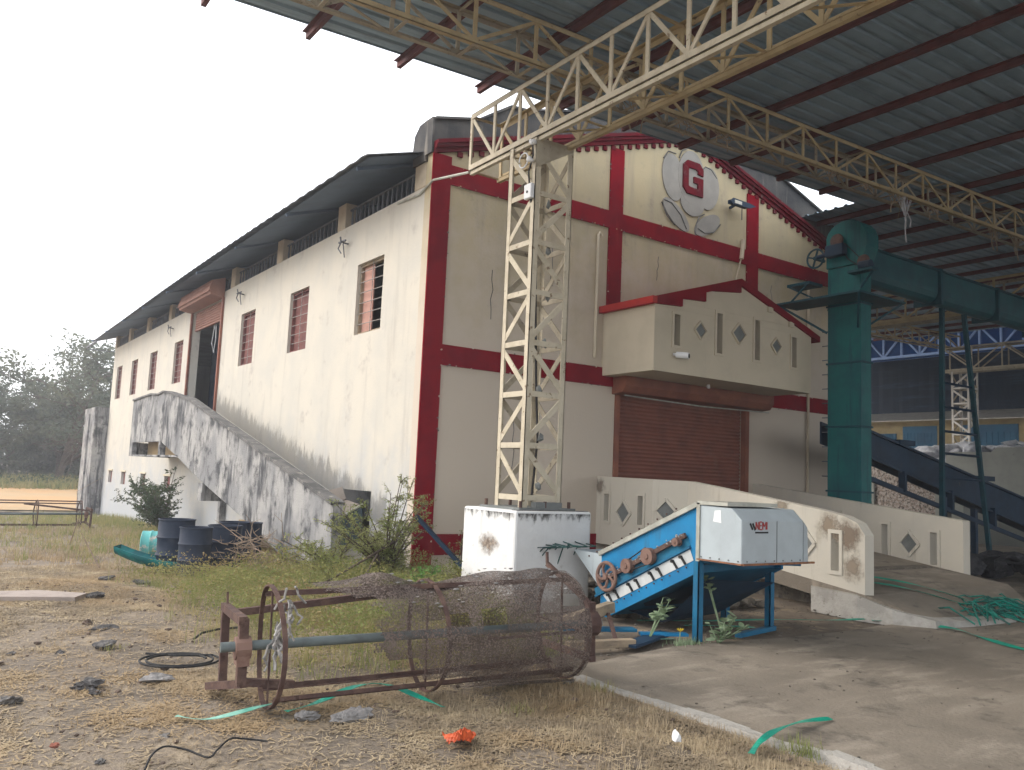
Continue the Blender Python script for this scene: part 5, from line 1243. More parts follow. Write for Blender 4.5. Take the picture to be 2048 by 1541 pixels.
m = MB(); m.tube(smooth([(-5.50, -7.32, .0), (-5.44, -7.20, .035), (-5.36, -7.14, .05), (-5.26, -7.18, .03), (-5.17, -7.30, .01), (-5.10, -7.24, .03), (-5.0, -7.12, .035), (-4.92, -7.10, .02), (-4.8, -7.18, .01)]), .006, 5); single('wire', 'bent dark wire on the soil at the bottom left edge', 'wire', m, BLACK, (-5.2, -7.2, 0))
# crumpled orange bag
m = MB(); q = random.Random(44); n1, n2 = 15, 11; vs = []
for i in range(n1):
    for j in range(n2):
        u, v = i / (n1 - 1) - .5, j / (n2 - 1) - .5
        z = .035 * max(0, 1 - 4 * (u * u + v * v)) + .016 * math.sin(7 * u + 2.4 * math.sin(9 * v)) * math.cos(11 * v) + q.uniform(0, .022)
        w = 1 + .35 * math.sin(5 * v + 1) * (u > 0)
        vs.append((-3.80 + .17 * u * w + .05 * v, -7.68 + .15 * v * (1 + .3 * math.sin(7 * u)) + .02 * math.sin(9 * u), .022 + max(0, z)))
m.add(vs, [(i * n2 + j, (i + 1) * n2 + j, (i + 1) * n2 + j + 1, i * n2 + j + 1) for i in range(n1 - 1) for j in range(n2 - 1)])
single('plastic_bag', 'crumpled orange plastic bag on the dry grass in front', 'bag', m, ORANGE, (-3.8, -7.68, 0))
m = MB(); m.rock((-2.59, -8.3, .04), .05, (.8, .6, 1), 9, 2, .6); single('litter', 'small scrap of white litter in grass by the floor edge', 'litter', m, PLASTW, (-2.59, -8.3, 0))
# straps
def strap(label, pts, w, M=STRAP, sub=6):
    P = [Vector(p) for p in pts]; C = []
    for i in range(len(P) - 1):
        a = P[max(i - 1, 0)]; b = P[i]; c = P[i + 1]; d = P[min(i + 2, len(P) - 1)]
        for k in range(sub):
            s = k / sub; C.append(.5 * ((2 * b) + (c - a) * s + (2 * a - 5 * b + 4 * c - d) * s * s + (3 * b - a - 3 * c + d) * s ** 3))
    C.append(P[-1]); m = MB(); vs = []
    for i, p in enumerate(C):
        d = (C[min(i + 1, len(C) - 1)] - C[max(i - 1, 0)]).normalized(); s = d.cross(Vector((0, 0, 1))).normalized() * w / 2; tw = .35 * math.sin(i * .5)
        vs += [p + s + Vector((0, 0, s.length * tw)), p - s - Vector((0, 0, s.length * tw))]
    m.add(vs, [(2 * i, 2 * i + 1, 2 * i + 3, 2 * i + 2) for i in range(len(C) - 1)])
    o = m.build('plastic_strap', M, None, base=tuple(P[0])); o.modifiers.new('S', 'SOLIDIFY').thickness = .003
    return tag(o, label, 'strap', 'loose green packing straps')
strap('pale green strap trailing left from under the screen drum ring', [(-5.15, -6.5, .03), (-4.98, -6.62, .02), (-4.65, -6.56, .04), (-4.42, -6.5, .05)], .035, STRAPP)
strap('bright green strap arching over soil in front of the screen drum', [(-4.5, -6.66, .02), (-4.28, -6.6, .03), (-3.95, -6.52, .09), (-3.75, -6.6, .10), (-3.6, -6.85, .05), (-3.52, -7.02, .02)], .045)
strap('dark green strap bending across the floor edge at bottom right', [(-2.4, -8.72, .03), (-2.2, -8.62, .04), (-1.95, -8.55, .06), (-1.6, -8.48, .05), (-1.22, -8.45, .02)], .04)
strap('thin pale green strap under the timber pile beside the drum', [(-1.35, -5.6, .02), (-1.0, -5.66, .03), (-.5, -5.75, .02), (-.1, -5.86, .02)], .035, STRAPP)
strap('long green strap passing under the machine legs to the ramp', [(.3, -4.9, .03), (1.0, -5.2, .03), (1.9, -5.5, .04), (2.7, -5.72, .02), (3.3, -5.85, .02)], .035)
strap('green strap curving on the floor in front of the ramp toe', [(3.3, -5.95, .02), (3.6, -6.3, .02), (3.7, -6.75, .03), (3.5, -7.15, .02), (3.2, -7.7, .02), (3.0, -8.3, .02)], .06)
strap('short green strap near the machine right leg', [(.6, -5.35, .03), (1.0, -5.6, .04), (1.35, -5.72, .02)], .04)
strap('green strap lying down the ramp deck, upper one', [(4.3, -4.2, .50), (4.6, -4.9, .43), (4.9, -5.6, .36), (5.2, -6.2, .21)], .05)
strap('green strap lying down the ramp deck, lower one', [(3.9, -4.9, .45), (4.2, -5.3, .39), (4.5, -5.7, .34), (4.9, -6.2, .20), (5.4, -6.6, .08)], .05)
m = MB(); q = random.Random(71)
for k in range(70):
    x, y = 5.5 + q.gauss(0, .45), -6.35 + q.gauss(0, .3); a = q.uniform(0, 3.1); L = q.uniform(.2, .8); z = .04 + q.uniform(0, .16)
    m.tube([(x - L * math.cos(a), y - L * math.sin(a), .05), (x - .3 * L * math.cos(a), y - .3 * L * math.sin(a) + .05, z + .05), (x + .3 * L * math.cos(a), y + .3 * L * math.sin(a), z), (x + L * math.cos(a), y + L * math.sin(a), .04)], .011, 4)
single('strap_heap', 'tangled heap of teal green straps at the foot of the ramp', 'strap heap', m, mat('teal_strap', (.01, .20, .155), (.03, .10, .085), 6, .42, .62, rough=.35), (5.5, -6.35, 0))
# timber and scrap between drum and machine
def plank(label, p, q_, w, h, M, name='plank', cat='timber', g='scrap pieces between the drum and the blue machine'):
    m = MB(); m.bar(p, q_, w, h); o = m.build(name, M, None, bevel=.004, base=tuple(p)); return tag(o, label, cat, g)
plank('thick weathered timber, topmost of the pile right of the screen drum', (-1.25, -5.5, .20), (-.42, -5.25, .27), .10, .11, WOOD)
plank('pale timber on the ground under the thick one', (-1.5, -5.85, .06), (-.75, -5.95, .05), .10, .07, WOOD)
plank('blue painted board lying behind the timber pile', (-1.1, -5.2, .08), (-.35, -5.55, .08), .16, .03, BLUED)
plank('rusty bar leaning across the timber pile', (-.55, -5.35, .22), (-.95, -5.95, .02), .04, .03, RUST, 'steel_bar', 'scrap')
plank('dark flat plate on the ground right of the timber pile', (-.85, -5.98, .03), (.05, -5.6, .03), .18, .03, NAVY, 'steel_plate', 'scrap')
plank('bright blue scrap strip beside the machine left leg', (-.35, -5.62, .05), (.1, -5.86, .05), .10, .03, BLUE, 'steel_strip', 'scrap')
m = MB(); m.tube([(-.1, -2.55, .95), (.08, -2.2, .55), (.4, -1.9, .1)], .05, 7); 
m = MB(); m.bar((-.62, -1.2, .98), (-.05, -2.0, .12), .07, .05); m.tube([(-.05, -2.02, .1), (-.1, -2.2, .22), (-.15, -2.35, .12)], .03, 6)
single('steel_beam', 'dark steel bar leaning left of the pedestal near the red pilaster', 'bar', m, NAVY, (-.3, -1.6, 0))
# stones
STN = [('palest stone, flat block with worn top left of the end frame', (-5.0, -5.38), .10, (1.5, .8, .55), STONEL), ('grey stone with a grass tuft, middle of the bare soil', (-5.12, -3.98), .085, (1.5, .9, .6), STONE),
       ('flat dark stone just behind the tufted one', (-5.05, -3.22), .09, (1.9, .8, .45), STONE), ('upright brown stone farthest back on the bare soil', (-5.12, -2.92), .055, (.9, .8, 1.1), STONEB), ('round grey stone left of the tufted stone', (-5.52, -4.15), .05, (1, 1, .8), STONE),
       ('pair of rough clods beside the hose, larger piece', (-5.47, -5.32), .085, (1.5, 1, .5), STONE), ('dark cone shaped stone below the clods', (-5.45, -5.52), .045, (1.2, 1, .7), STONE), ('dark faceted stone near the bottom left', (-5.27, -6.75), .04, (1.3, 1, .7), STONE),
       ('small brown stone above the faceted one', (-5.29, -6.42), .03, (1.2, 1, .9), STONEB), ('rounded dark stone at the left picture edge', (-5.98, -5.6), .07, (1.2, 1, .8), STONE), ('small black stone at the bottom edge', (-5.66, -7.02), .03, (1.2, 1, .8), STONE),
       ('red brick chip near the bottom left corner', (-5.84, -6.62), .026, (1.4, 1, .7), mat('brick_chip', (.30, .11, .075), (.22, .085, .06), 12)), ('low grey stone in grass left of the trough', (-4.36, .75), .11, (1.5, .9, .4), STONE), ('dark stone in grass in front of the trough', (-4.0, .1), .10, (1.6, .9, .4), STONE),
       ('grey stone in grass halfway to the screen drum', (-3.72, -1.1), .07, (1.2, .9, .6), STONEL), ('flat grey stone right of the pink slab', (-4.78, -1.0), .10, (1.6, .8, .3), STONE), ('long crumbly cement lump under the arching green strap', (-4.12, -6.85), .10, (1.7, .9, .45), STONEL),
       ('cement lump touching the drum ring foot', (-4.38, -6.72), .07, (1.3, 1, .6), STONEL), ('grey stone at the far left of the soil, beside a dark pebble', (-5.85, -4.0), .04, (1.3, 1, .7), STONE), ('red brown pebble cluster stone at the left edge', (-5.95, -4.35), .04, (1.2, 1, .7), STONEB),
       ('dark lump by the floor corner under the drum', (-2.2, -6.75), .06, (1.5, .8, .6), STONE), ('brown stone right of the hose coil, near the end frame', (-4.88, -5.0), .032, (1.2, 1, .8), STONEB), ('dark stone under the ramp side among weeds', (-2.0, -.6), .10, (1.3, 1, .6), STONE)]
for k, (lab, (x, y), r, sq, M) in enumerate(STN):
    m = MB(); r *= .88; m.rock((x, y, gz(x, y) - .03 + r * sq[2] * .55), r, (sq[0], sq[1], max(sq[2], .62)), 500 + k, 3, .9); single('stone', lab, 'stone', m, M, (x, y, gz(x, y)), 'stones on the yard')
# pebbles and clods nobody would count
m = MB(); q = random.Random(90)
for k in range(650):
    y = -9.2 + 9.5 * q.random() ** 1.3; x = q.uniform(-7, -2.1) if q.random() < .8 else q.uniform(-6.2, -4)
    r = q.uniform(.005, .016) * (1 + (q.random() < .06)); m.rock((x, y, -.012 + r * .3), r, (1.3, 1, .7), k, 1, .5)
o = m.build('gravel', STONEB, None, base=(-4.5, -5, 0)); tag(o, 'scattered brown clods and pebbles over the dry yard', 'gravel', None, 'stuff')
m = MB()
vnz = lambda x, y: .5 + .3 * math.sin(x * 2.1 + 1.3 * math.sin(y * 1.4)) + .3 * math.sin(y * 2.9 + x * .8)
for k in range(1500):
    x, y = q.uniform(-1.9, 7), -4.4 - 6.5 * q.random()
    if q.random() < .4: x, y = q.gauss(1.2, 1.8), q.gauss(-5.0, .55)
    if y < -6.2 and vnz(x, y) < .5: continue
    r = q.uniform(.004, .014) if q.random() < .93 else q.uniform(.012, .026); m.rock((x, y, .004 + r * .2), r, (1.5, 1, .5), 4000 + k, 1, .5)
o = m.build('floor_litter', RUBBLE, None, base=(1, -6, 0)); tag(o, 'crumbs of rubble and lint scattered over the concrete floor', 'debris', None, 'stuff')
m = MB()
for k in range(70):
    x, y = q.uniform(.2, 3.4), q.uniform(-4.9, -1.2); r = q.uniform(.05, .2); m.rock((x, y, r * .3), r, (1.3, 1.1, .6), 6000 + k, 2, .5)
o = m.build('rubble', RUBBLE, None, base=(2, -3, 0)); tag(o, 'dim rubble heaped under the machine and beside the ramp wall', 'rubble', None, 'stuff')
m = MB()
for k in range(190):
    x, y = q.uniform(7.2, 17), q.uniform(-7.5, -2.4); h = .75 * max(0, 1 - abs(y + 4.8) / 3.2) * min(1, (x - 6.9) / 1.2); r = q.uniform(.15, .4)
    if k % 3 == 0: r *= .5
    if y < -3.2 - .38 * (x - 7) and x < 11: continue
    m.rock((x, y, h * q.uniform(.35, .8)), r, (1.2, 1.2, .7), 8000 + k, 2, .5)
o = m.build('waste_heap', DARKHEAP, None, base=(12, -5, 0)); tag(o, 'low black heap of waste beyond the ramp wall at right', 'waste heap', None, 'stuff')

# ------------------------------------------------------------------ growth
def leaves(P, size, aspect=.5, rs=None, droop=0.0):
    """N rhombic leaves at points P with random facing; size array"""
    N = len(P); g = rs or rng
    d = g.standard_normal((N, 3)); d[:, 2] = d[:, 2] * .7 - droop; d /= np.linalg.norm(d, axis=1)[:, None]
    u = g.standard_normal((N, 3)); s = np.cross(d, u); s /= np.linalg.norm(s, axis=1)[:, None]
    sz = np.asarray(size).reshape(-1, 1) * np.ones((N, 1))
    V = np.stack([P, P + d * sz * .5 + s * sz * aspect * .5, P + d * sz, P + d * sz * .5 - s * sz * aspect * .5], 1).reshape(-1, 3)
    F = np.arange(4 * N).reshape(-1, 4); return V, F
def blades(X, Y, Z, H, Wd, lean, rs=None):
    g = rs or rng; N = len(X); a = g.uniform(0, 2 * np.pi, N); t = np.abs(g.normal(0, 1, N)) * lean
    b = a + g.uniform(-.6, .6, N)
    dx, dy = np.cos(a), np.sin(a); wx, wy = -np.sin(b) * Wd / 2, np.cos(b) * Wd / 2
    base = np.stack([X, Y, Z], 1)
    L = np.stack([wx, wy, np.zeros(N)], 1); tip = np.stack([dx * np.sin(t) * H, dy * np.sin(t) * H, np.cos(np.minimum(t, 1.5)) * H], 1)
    V = np.stack([base - L, base + L, base + tip], 1).reshape(-1, 3)
    return V, np.arange(3 * N).reshape(-1, 3)
def vnoise(x, y, s, seed):
    """cheap smooth value noise"""
    r = np.random.default_rng(seed); T = r.random((64, 64)); x = x * s; y = y * s
    xi = np.floor(x).astype(int); yi = np.floor(y).astype(int); fx = x - xi; fy = y - yi; fx = fx * fx * (3 - 2 * fx); fy = fy * fy * (3 - 2 * fy)
    g = lambda i, j: T[i % 64, j % 64]
    return (g(xi, yi) * (1 - fx) + g(xi + 1, yi) * fx) * (1 - fy) + (g(xi, yi + 1) * (1 - fx) + g(xi + 1, yi + 1) * fx) * fy
def tufts(n, x0, x1, y0, y1, dens, per, spread, h, w, lean, bias=1.0):
    X = rng.uniform(x0, x1, n); Y = y0 + (y1 - y0) * rng.random(n) ** bias
    keep = rng.random(n) < dens(X, Y); X, Y = X[keep], Y[keep]
    Xb = np.repeat(X, per) + rng.normal(0, spread, len(X) * per); Yb = np.repeat(Y, per) + rng.normal(0, spread, len(Y) * per)
    hs = np.repeat(rng.uniform(h[0], h[1], len(X)), per) * rng.uniform(.45, 1.1, len(Xb))
    return blades(Xb, Yb, gh(Xb, Yb) - .004, hs, rng.uniform(w[0], w[1], len(Xb)), lean)
def joinm(parts):
    vs, fs, k = [], [], 0
    for V, F in parts: vs.append(V); fs.append(F + k); k += len(V)
    return np.concatenate(vs), np.concatenate(fs)
def off_floor(X, Y): return ~((X > -2.06) & (Y < -6.25))
def dry(X, Y):
    n = vnoise(X, Y, 1.1, 1) * .6 + vnoise(X, Y, 3.1, 2) * .4
    bare = np.clip((n - .33) * 4.5, 0.10, 1)
    return np.where(off_floor(X, Y) & (X < 0), bare, 0)
def litter(n):
    X = rng.uniform(-7.5, -1.95, n); Y = -9.6 + 12.6 * rng.random(n) ** 1.25; k = rng.random(n) < dry(X, Y); X, Y = X[k], Y[k]; N = len(X)
    a = rng.uniform(0, 6.28, N); L_ = rng.uniform(.03, .10, N); w_ = rng.uniform(.004, .008, N); z = gh(X, Y) + rng.uniform(.002, .016, N); dz = rng.normal(0, .10, N) * L_
    d = np.stack([np.cos(a) * L_, np.sin(a) * L_, dz], 1); p = np.stack([X, Y, z], 1); sd_ = np.stack([-np.sin(a) * w_, np.cos(a) * w_, 0 * w_], 1)
    return np.stack([p - sd_, p + sd_, p + d], 1).reshape(-1, 3), np.arange(3 * N).reshape(-1, 3)
V, F = joinm([litter(330000), tufts(36000, -7.5, -1.9, -9.6, 3.0, dry, 6, .04, (.02, .07), (.004, .007), .85, 1.15),
              tufts(1700, -4.4, -1.95, -9.6, -6.6, lambda X, Y: np.where(off_floor(X, Y), np.clip((X + 3.6) * 1.1, .05, 1) * np.clip(vnoise(X, Y, 2.2, 6) * 1.9 - .35, 0, 1), 0), 11, .03, (.04, .12), (.004, .008), .7),
              tufts(6500, -10, -.1, 2.0, 15, lambda X, Y: np.clip(vnoise(X, Y, .6, 4) * 1.4, .2, 1), 9, .06, (.06, .2), (.008, .016), .7)])
o = arrmesh('dry_grass', V, F, STRAW, base=(-4, -3, 0)); tag(o, 'short straw coloured dry grass over the yard', 'grass', None, 'stuff')
def green(X, Y):
    n = vnoise(X, Y, .9, 8) * .6 + vnoise(X, Y, 2.6, 9) * .4
    wallside = np.clip((X + 4.5) / 1.7, 0, 1) * (Y < 4) + np.clip((X + 5.5) / 4, .12, 1) * (Y >= 4)
    return np.where(off_floor(X, Y) & ((Y > -3.6) | (X < -1.35)), np.clip(n * 2.1 - .3, 0, 1) * wallside * np.where((Y > .2) & (Y < 4), .35, 1), 0)
V, F = joinm([tufts(4200, -4.4, -.05, -5.9, 1.0, green, 11, .06, (.10, .36), (.004, .009), .6),
              tufts(5200, -9, -.05, 1.0, 27, green, 11, .08, (.10, .34), (.010, .022), .5),
              tufts(800, -8, 2, 44, 52, lambda X, Y: np.full(len(X), .8), 12, .4, (.3, .8), (.06, .12), .5)])
n = 90000; X = rng.uniform(-4.1, -.05, n); Y = rng.uniform(-5.8, 2.0, n); kp = rng.random(n) < green(X, Y); X, Y = X[kp], Y[kp]
hh = rng.random(len(X)) ** .8 * (.10 + .55 * vnoise(X, Y, 1.5, 12) ** 1.3) * np.where(Y > -.2, .45, 1)
V2, F2 = leaves(np.stack([X, Y, gza(X, Y) + hh], 1), rng.uniform(.022, .050, len(X)), .4)
o = arrmesh('weeds', V, F, GREENG, base=(-2, -2, 0)); tag(o, 'yellow green weeds growing along the wall and behind the screen drum', 'weeds', None, 'stuff')
o = arrmesh('ground_cover', V2, F2, LEAFY, base=(-2, -2, 0)); tag(o, 'low leafy ground cover between the screen drum and the ramp foot', 'ground cover', None, 'stuff')
# a few greener tufts at the floor edge
for k, (lab, x, y, n, h) in enumerate((('bright green grass tuft by the floor edge near the drum', -2.12, -7.05, 120, .10), ('green grass tuft at the bottom of the floor edge under the bent strap', -1.98, -8.75, 170, .13), ('small green sprig on bare soil left of the hose', -5.08, -4.08, 60, .06), ('tiny green sprig in straw near the orange bag', -3.0, -7.2, 60, .06))):
    X = rng.normal(x, .07, n); Y = rng.normal(y, .07, n); V, F = blades(X, Y, np.full(n, -.02), rng.uniform(.4, 1, n) * h, rng.uniform(.005, .009, n), .6)
    o = arrmesh('grass_tuft', V, F, GREENG, base=(x, y, 0)); tag(o, lab, 'grass', 'green tufts near the floor edge')

def shrub(name, label, base, stems, leafm, lsz, nleaf, barkm=BARK, cat='shrub', seed=1, side=.16, droop=0, sub=9, group=None, r0=.016):
    """stems: list of (dx,dy,height,bend) curving twigs with side twigs and small leaves"""
    q = random.Random(seed); g = np.random.default_rng(seed); t = thing(name, label, cat, base, group); m = MB(); pts = []
    for (dx, dy, h, bend) in stems:
        P = []; n = 8
        for i in range(n + 1):
            s = i / n; P.append(Vector((base[0] + dx * s ** 1.4 + bend * math.sin(s * 5) * .04, base[1] + dy * s ** 1.4 + bend * math.cos(s * 4) * .04, base[2] + h * s * (1 - .12 * s))))
        m.tube(P, r0, 5, r2=.004)
        for k in range(sub):
            s = q.uniform(.18, 1); i = min(n - 1, int(s * n)); p = P[i].lerp(P[i + 1], s * n - i)
            d = Vector((q.gauss(0, 1) + dx * .6, q.gauss(0, 1) + dy * .6, q.uniform(.0, 1.1) - droop)).normalized(); L = side * q.uniform(.5, 1.4) * (1.25 - .6 * s); e = p + d * L
            md = p.lerp(e, .5) + Vector((0, 0, .02)); m.tube([p, md, e], .005, 4, r2=.002)
            for j in range(nleaf):
                f = q.uniform(.15, 1.05); pts.append(p.lerp(e, f) + Vector((q.gauss(0, .014), q.gauss(0, .014), q.gauss(0, .014))))
    m.build('stem', barkm, t)
    P = np.array([tuple(p) for p in pts]); V, F = leaves(P, g.uniform(.6, 1.3, len(P)) * lsz, .42, g, droop)
    arrmesh('foliage', V, F, leafm, t); return t
q = random.Random(5)
st = [(q.uniform(-.95, .75), q.uniform(-.5, .45), q.uniform(.75, 1.45), q.uniform(-1, 1)) for _ in range(24)] + [(.45, .1, 1.75, .5), (.1, -.1, 1.8, -.5), (.25, .1, 1.7, .5), (.02, .05, 1.5, -.4), (.72, .1, 1.3, 1), (-.75, -.2, 1.0, 1)]
shrub('thorn_shrub', 'feathery olive thorn shrub growing in front of the red corner pilaster', (-.95, -1.0, -.02), st, LEAFS, .034, 30, seed=3, side=.26, sub=15)
st = [(q.uniform(-1.0, .35), q.uniform(-.6, .5), q.uniform(.35, .75), q.uniform(-1, 1)) for _ in range(14)]
shrub('thorn_shrub', 'low sprawling olive shrub in front of the chute and ramp foot', (-1.35, .1, -.02), st, LEAFS, .034, 26, seed=9, side=.26, sub=12)
st = [(q.uniform(-1.1, .5), q.uniform(-1.0, .9), q.uniform(.9, 1.75), q.uniform(-1, 1)) for _ in range(22)] + [(.1, -.9, 2.2, .5)]
shrub('wall_shrub', 'dark feathery bush standing against the side wall behind the drums', (-.9, 13.0, gz(0, 13) - .05), st, LEAFD, .075, 22, seed=6, side=.4, sub=14, r0=.02)
st = [(q.uniform(-.3, .3), q.uniform(-.2, .2), q.uniform(.25, .5), q.uniform(-1, 1)) for _ in range(7)]
shrub('green_shrub', 'fresh green low bush behind the drum where the netting begins', (-1.55, -2.9, -.02), st, mat('fresh_leaf', (.10, .22, .05), (.14, .26, .07), 3, trans=.3), .04, 24, seed=16, side=.15, sub=10)
st = [(q.uniform(-.25, .25), q.uniform(-.25, .25), q.uniform(.5, 1.0), q.uniform(-1, 1)) for _ in range(6)]
shrub('sprig', 'thin upright sprig in front of the pale facade right of the pilaster', (.1, -1.3, -.02), st, LEAFS, .03, 14, seed=26, side=.16, sub=9)
# dead thorn heap on the drums
m = MB(); q = random.Random(61)
for k in range(46):
    p = Vector((-2.35 + q.gauss(0, .28), .75 + q.gauss(0, .28), q.uniform(.02, .5))); d = Vector((q.gauss(0, 1), q.gauss(0, 1), q.gauss(.25, .5))).normalized(); L = q.uniform(.25, .75)
    P = [p]
    for i in range(4): d = (d + Vector((q.gauss(0, .25), q.gauss(0, .25), q.gauss(0, .2)))).normalized(); P.append(P[-1] + d * L / 4)
    m.tube(P, .009, 4, r2=.003)
    for i in (1, 2, 3):
        e = Vector((q.gauss(0, 1), q.gauss(0, 1), q.gauss(0, 1))).normalized() * q.uniform(.08, .22); m.tube([P[i], P[i] + e], .005, 4, r2=.002)
o = m.build('thorn_heap', TWIG, None, base=(-2.35, .75, 0)); tag(o, 'heap of bare dead thorn branches piled against the drums', 'branches')
# grey branch fallen toward the drum
m = MB(); m.tube([(-.9, -1.1, .6), (-1.5, -1.5, .42), (-2.1, -1.7, .18), (-2.4, -1.75, .08)], .022, 6, r2=.008); m.tube([(-1.3, -1.4, .46), (-1.7, -1.9, .26), (-2.0, -2.3, .12)], .018, 6, r2=.006)
o = m.build('fallen_branch', BARK, None, base=(-1.5, -1.5, 0)); tag(o, 'forked dark branch slanting down from the corner shrub into weeds', 'branch')
m = MB()
for (a, b, c) in (((-3.9, 7.6, -.2), (-3.8, 7.4, .35), (-3.65, 7.3, .1)), ((-4.2, 2.2, -.05), (-4.35, 2.4, .25), (-4.45, 2.5, .45)), ((-1.3, 25, -.7), (-1.4, 25.1, .3), (-.5, 25.1, .9))): m.tube([a, b, c], .014, 5, r2=.006)
o = m.build('dry_stalks', TWIG, None, base=(-4, 3, 0)); tag(o, 'few thin dry stalks standing in the yard grass and by the far wall', 'stalks')
# broad leaved milkweed under the machine
def milkweed(label, base, stems, lsz, seed):
    q = random.Random(seed); g = np.random.default_rng(seed); t = thing('milkweed', label, 'plant', base, 'milkweed plants round the blue machine'); m = MB(); vs = []; fs = []
    for (dx, dy, h, bare) in stems:
        P = [Vector((base[0] + dx * s, base[1] + dy * s, base[2] + h * s)) for s in np.linspace(0, 1, 6)]; m.tube(P, .010, 5, r2=.004)
        nl = int(7 + h * 10)
        for k in range(nl):
            s = q.uniform(bare, 1.02); p = P[0].lerp(P[-1], s); a = q.uniform(0, 6.28); d = Vector((math.cos(a), math.sin(a), q.uniform(-.1, .8))).normalized()
            L = lsz * q.uniform(.6, 1.2); w = d.cross(Vector((q.gauss(0, .3), q.gauss(0, .3), 1))).normalized() * L * .30; up = w.cross(d).normalized() * L * .12
            c = len(vs); vs += [p, p + d * L * .35 + w - up * .4, p + d * L * .75 + w * .8 - up * .6, p + d * L - up * 1.2, p + d * L * .75 - w * .8 - up * .6, p + d * L * .35 - w - up * .4]; fs.append(tuple(range(c, c + 6)))
    m.build('stem', LEAFC, t); mm = MB(); mm.add(vs, fs); mm.build('foliage', LEAFC, t); return t
milkweed('leafy grey green milkweed at the foot of the machine left leg', (.28, -6.12, 0), [(.1, 0, .22, .1), (-.08, .05, .18, .1), (.25, -.02, .25, .2), (.32, .1, .20, .2), (.15, -.05, .14, .1), (.38, -.05, .16, .2)], .12, 4)
milkweed('tall bare stemmed milkweed with a leaf tuft beside the machine leg', (.55, -5.95, 0), [(-.22, .1, .72, .72), (-.18, .06, .60, .8)], .09, 8)
milkweed('milkweed leaf cluster floating on a thin stem under the blue slope', (-.35, -5.75, .0), [(.22, .02, .42, .55), (.26, .06, .36, .5), (.18, -.05, .32, .6), (.3, .0, .40, .6)], .10, 12)
t = thing('flower', 'small yellow flower at the floor edge under the blue machine', 'flower', (-.16, -6.0, 0))
m = MB(); m.tube([(-.16, -6.0, -.02), (-.155, -6.0, .12)], .006, 5); m.build('stem', LEAFC, t)
m = MB()
for k in range(9): a = k * .7; m.add([(-.155, -6.0, .12), (-.155 + .03 * math.cos(a + .3), -6.0 + .03 * math.sin(a + .3), .14), (-.155 + .036 * math.cos(a), -6.0 + .036 * math.sin(a), .155), (-.155 + .03 * math.cos(a - .3), -6.0 + .03 * math.sin(a - .3), .14)], [(0, 1, 2, 3)])
m.build('petals', FLOWER, t)
V, F = blades(rng.normal(-.05, .12, 260), rng.normal(-6.0, .05, 260), np.zeros(260) - .01, rng.uniform(.03, .09, 260), rng.uniform(.006, .012, 260), .7)
o = arrmesh('floor_edge_weeds', V, F, LEAFC, base=(-.05, -6, 0)); tag(o, 'row of small grey green weeds along the slab edge below the machine', 'weeds', None, 'stuff')

def tree(label, base, H, spread, seed, nclump, lsz, per, leafm=LEAFT, trunk=.25, gap=.35, group='trees beyond the field', low=.12):
    q = random.Random(seed); g = np.random.default_rng(seed); t = thing('tree', label, 'tree', base, group); m = MB(); tips = []
    def grow(p, d, L, r, lev):
        P = [p]; n = 4
        for i in range(n):
            d = (d + Vector((q.gauss(0, .16), q.gauss(0, .16), q.gauss(.02, .10)))).normalized(); P.append(P[-1] + d * L / n)
        m.tube(P, r, 6 if lev < 2 else 4, r2=r * .55)
        if lev >= 2: tips.extend([P[2], P[3], P[4]])
        if lev < 4:
            for k in range(q.choice((2, 3, 3)) if lev else 5):
                i = q.choice((2, 3, 4)) if lev else q.choice((1, 2, 3, 4)); ax = Vector((q.gauss(0, 1), q.gauss(0, 1), q.gauss(0, .55) + .25)).normalized()
                grow(P[i], (d * .45 + ax * .9 * spread).normalized(), L * q.uniform(.62, .80), r * .55, lev + 1)
    grow(Vector(base), Vector((q.gauss(0, .08), q.gauss(0, .08), 1)), H * .36, trunk, 0)
    T = np.array([tuple(p) for p in tips]); sel = g.random(len(T)) > gap; T = T[sel]
    zmin = base[2] + H * low; T = T[T[:, 2] > zmin]
    if len(T) > nclump: T = T[g.choice(len(T), nclump, replace=False)]
    C = np.repeat(T, per, 0) + g.normal(0, H * .027, (len(T) * per, 3)) * np.array([1.15, 1.15, .75])
    m.build('trunk', BARK, t)
    V, F = leaves(C, g.uniform(.5, 1.4, len(C)) * lsz, .5, g, .15); arrmesh('crown', V, F, leafm, t); return t
tree('tall open crowned tree rising left of the warehouse, sky showing through', (.7, 49.5, gz(0, 49.5) - .1), 15.0, 1.0, 23, 900, .25, 26, gap=.32, low=.2)
tree('lower dense tree at the left edge in front of the tall one', (-3.2, 49, gz(0, 49) - .1), 8.6, 1.05, 31, 500, .24, 28, gap=.1, low=.08)
tree('tree crown showing just left of the far wall corner', (4.2, 53, gz(0, 53) - .1), 12.5, 1.05, 47, 600, .26, 28, gap=.12, low=.08)
tree('dark bushy tree low behind the tall one', (1.6, 56, gz(0, 56) - .1), 8.5, 1.25, 52, 600, .28, 30, gap=.0, low=.02)
tree('smaller tree far left, mostly out of the picture', (-7.5, 52, gz(0, 52) - .1), 6.5, 1.1, 77, 300, .27, 26, gap=.1, low=.06)
n = 15000; X = rng.uniform(-14, 9, n); Y = rng.normal(58.5, .9, n); Z = gza(X, Y) + rng.random(n) ** 1.1 * (2.3 + 1.6 * vnoise(X, Y, .35, 30))
V, F = leaves(np.stack([X, Y, Z], 1), rng.uniform(.22, .5, n), .6); o = arrmesh('hedge', V, F, LEAFT, base=(-3, 58, 0)); tag(o, 'dark far off belt of bushes behind the trees', 'bushes', None, 'stuff')
n = 2600; X = rng.uniform(-9, 3, n); Y = rng.normal(46.8, .8, n); Z = gza(X, Y) + rng.random(n) ** 1.5 * .9 * vnoise(X, Y, .8, 33)
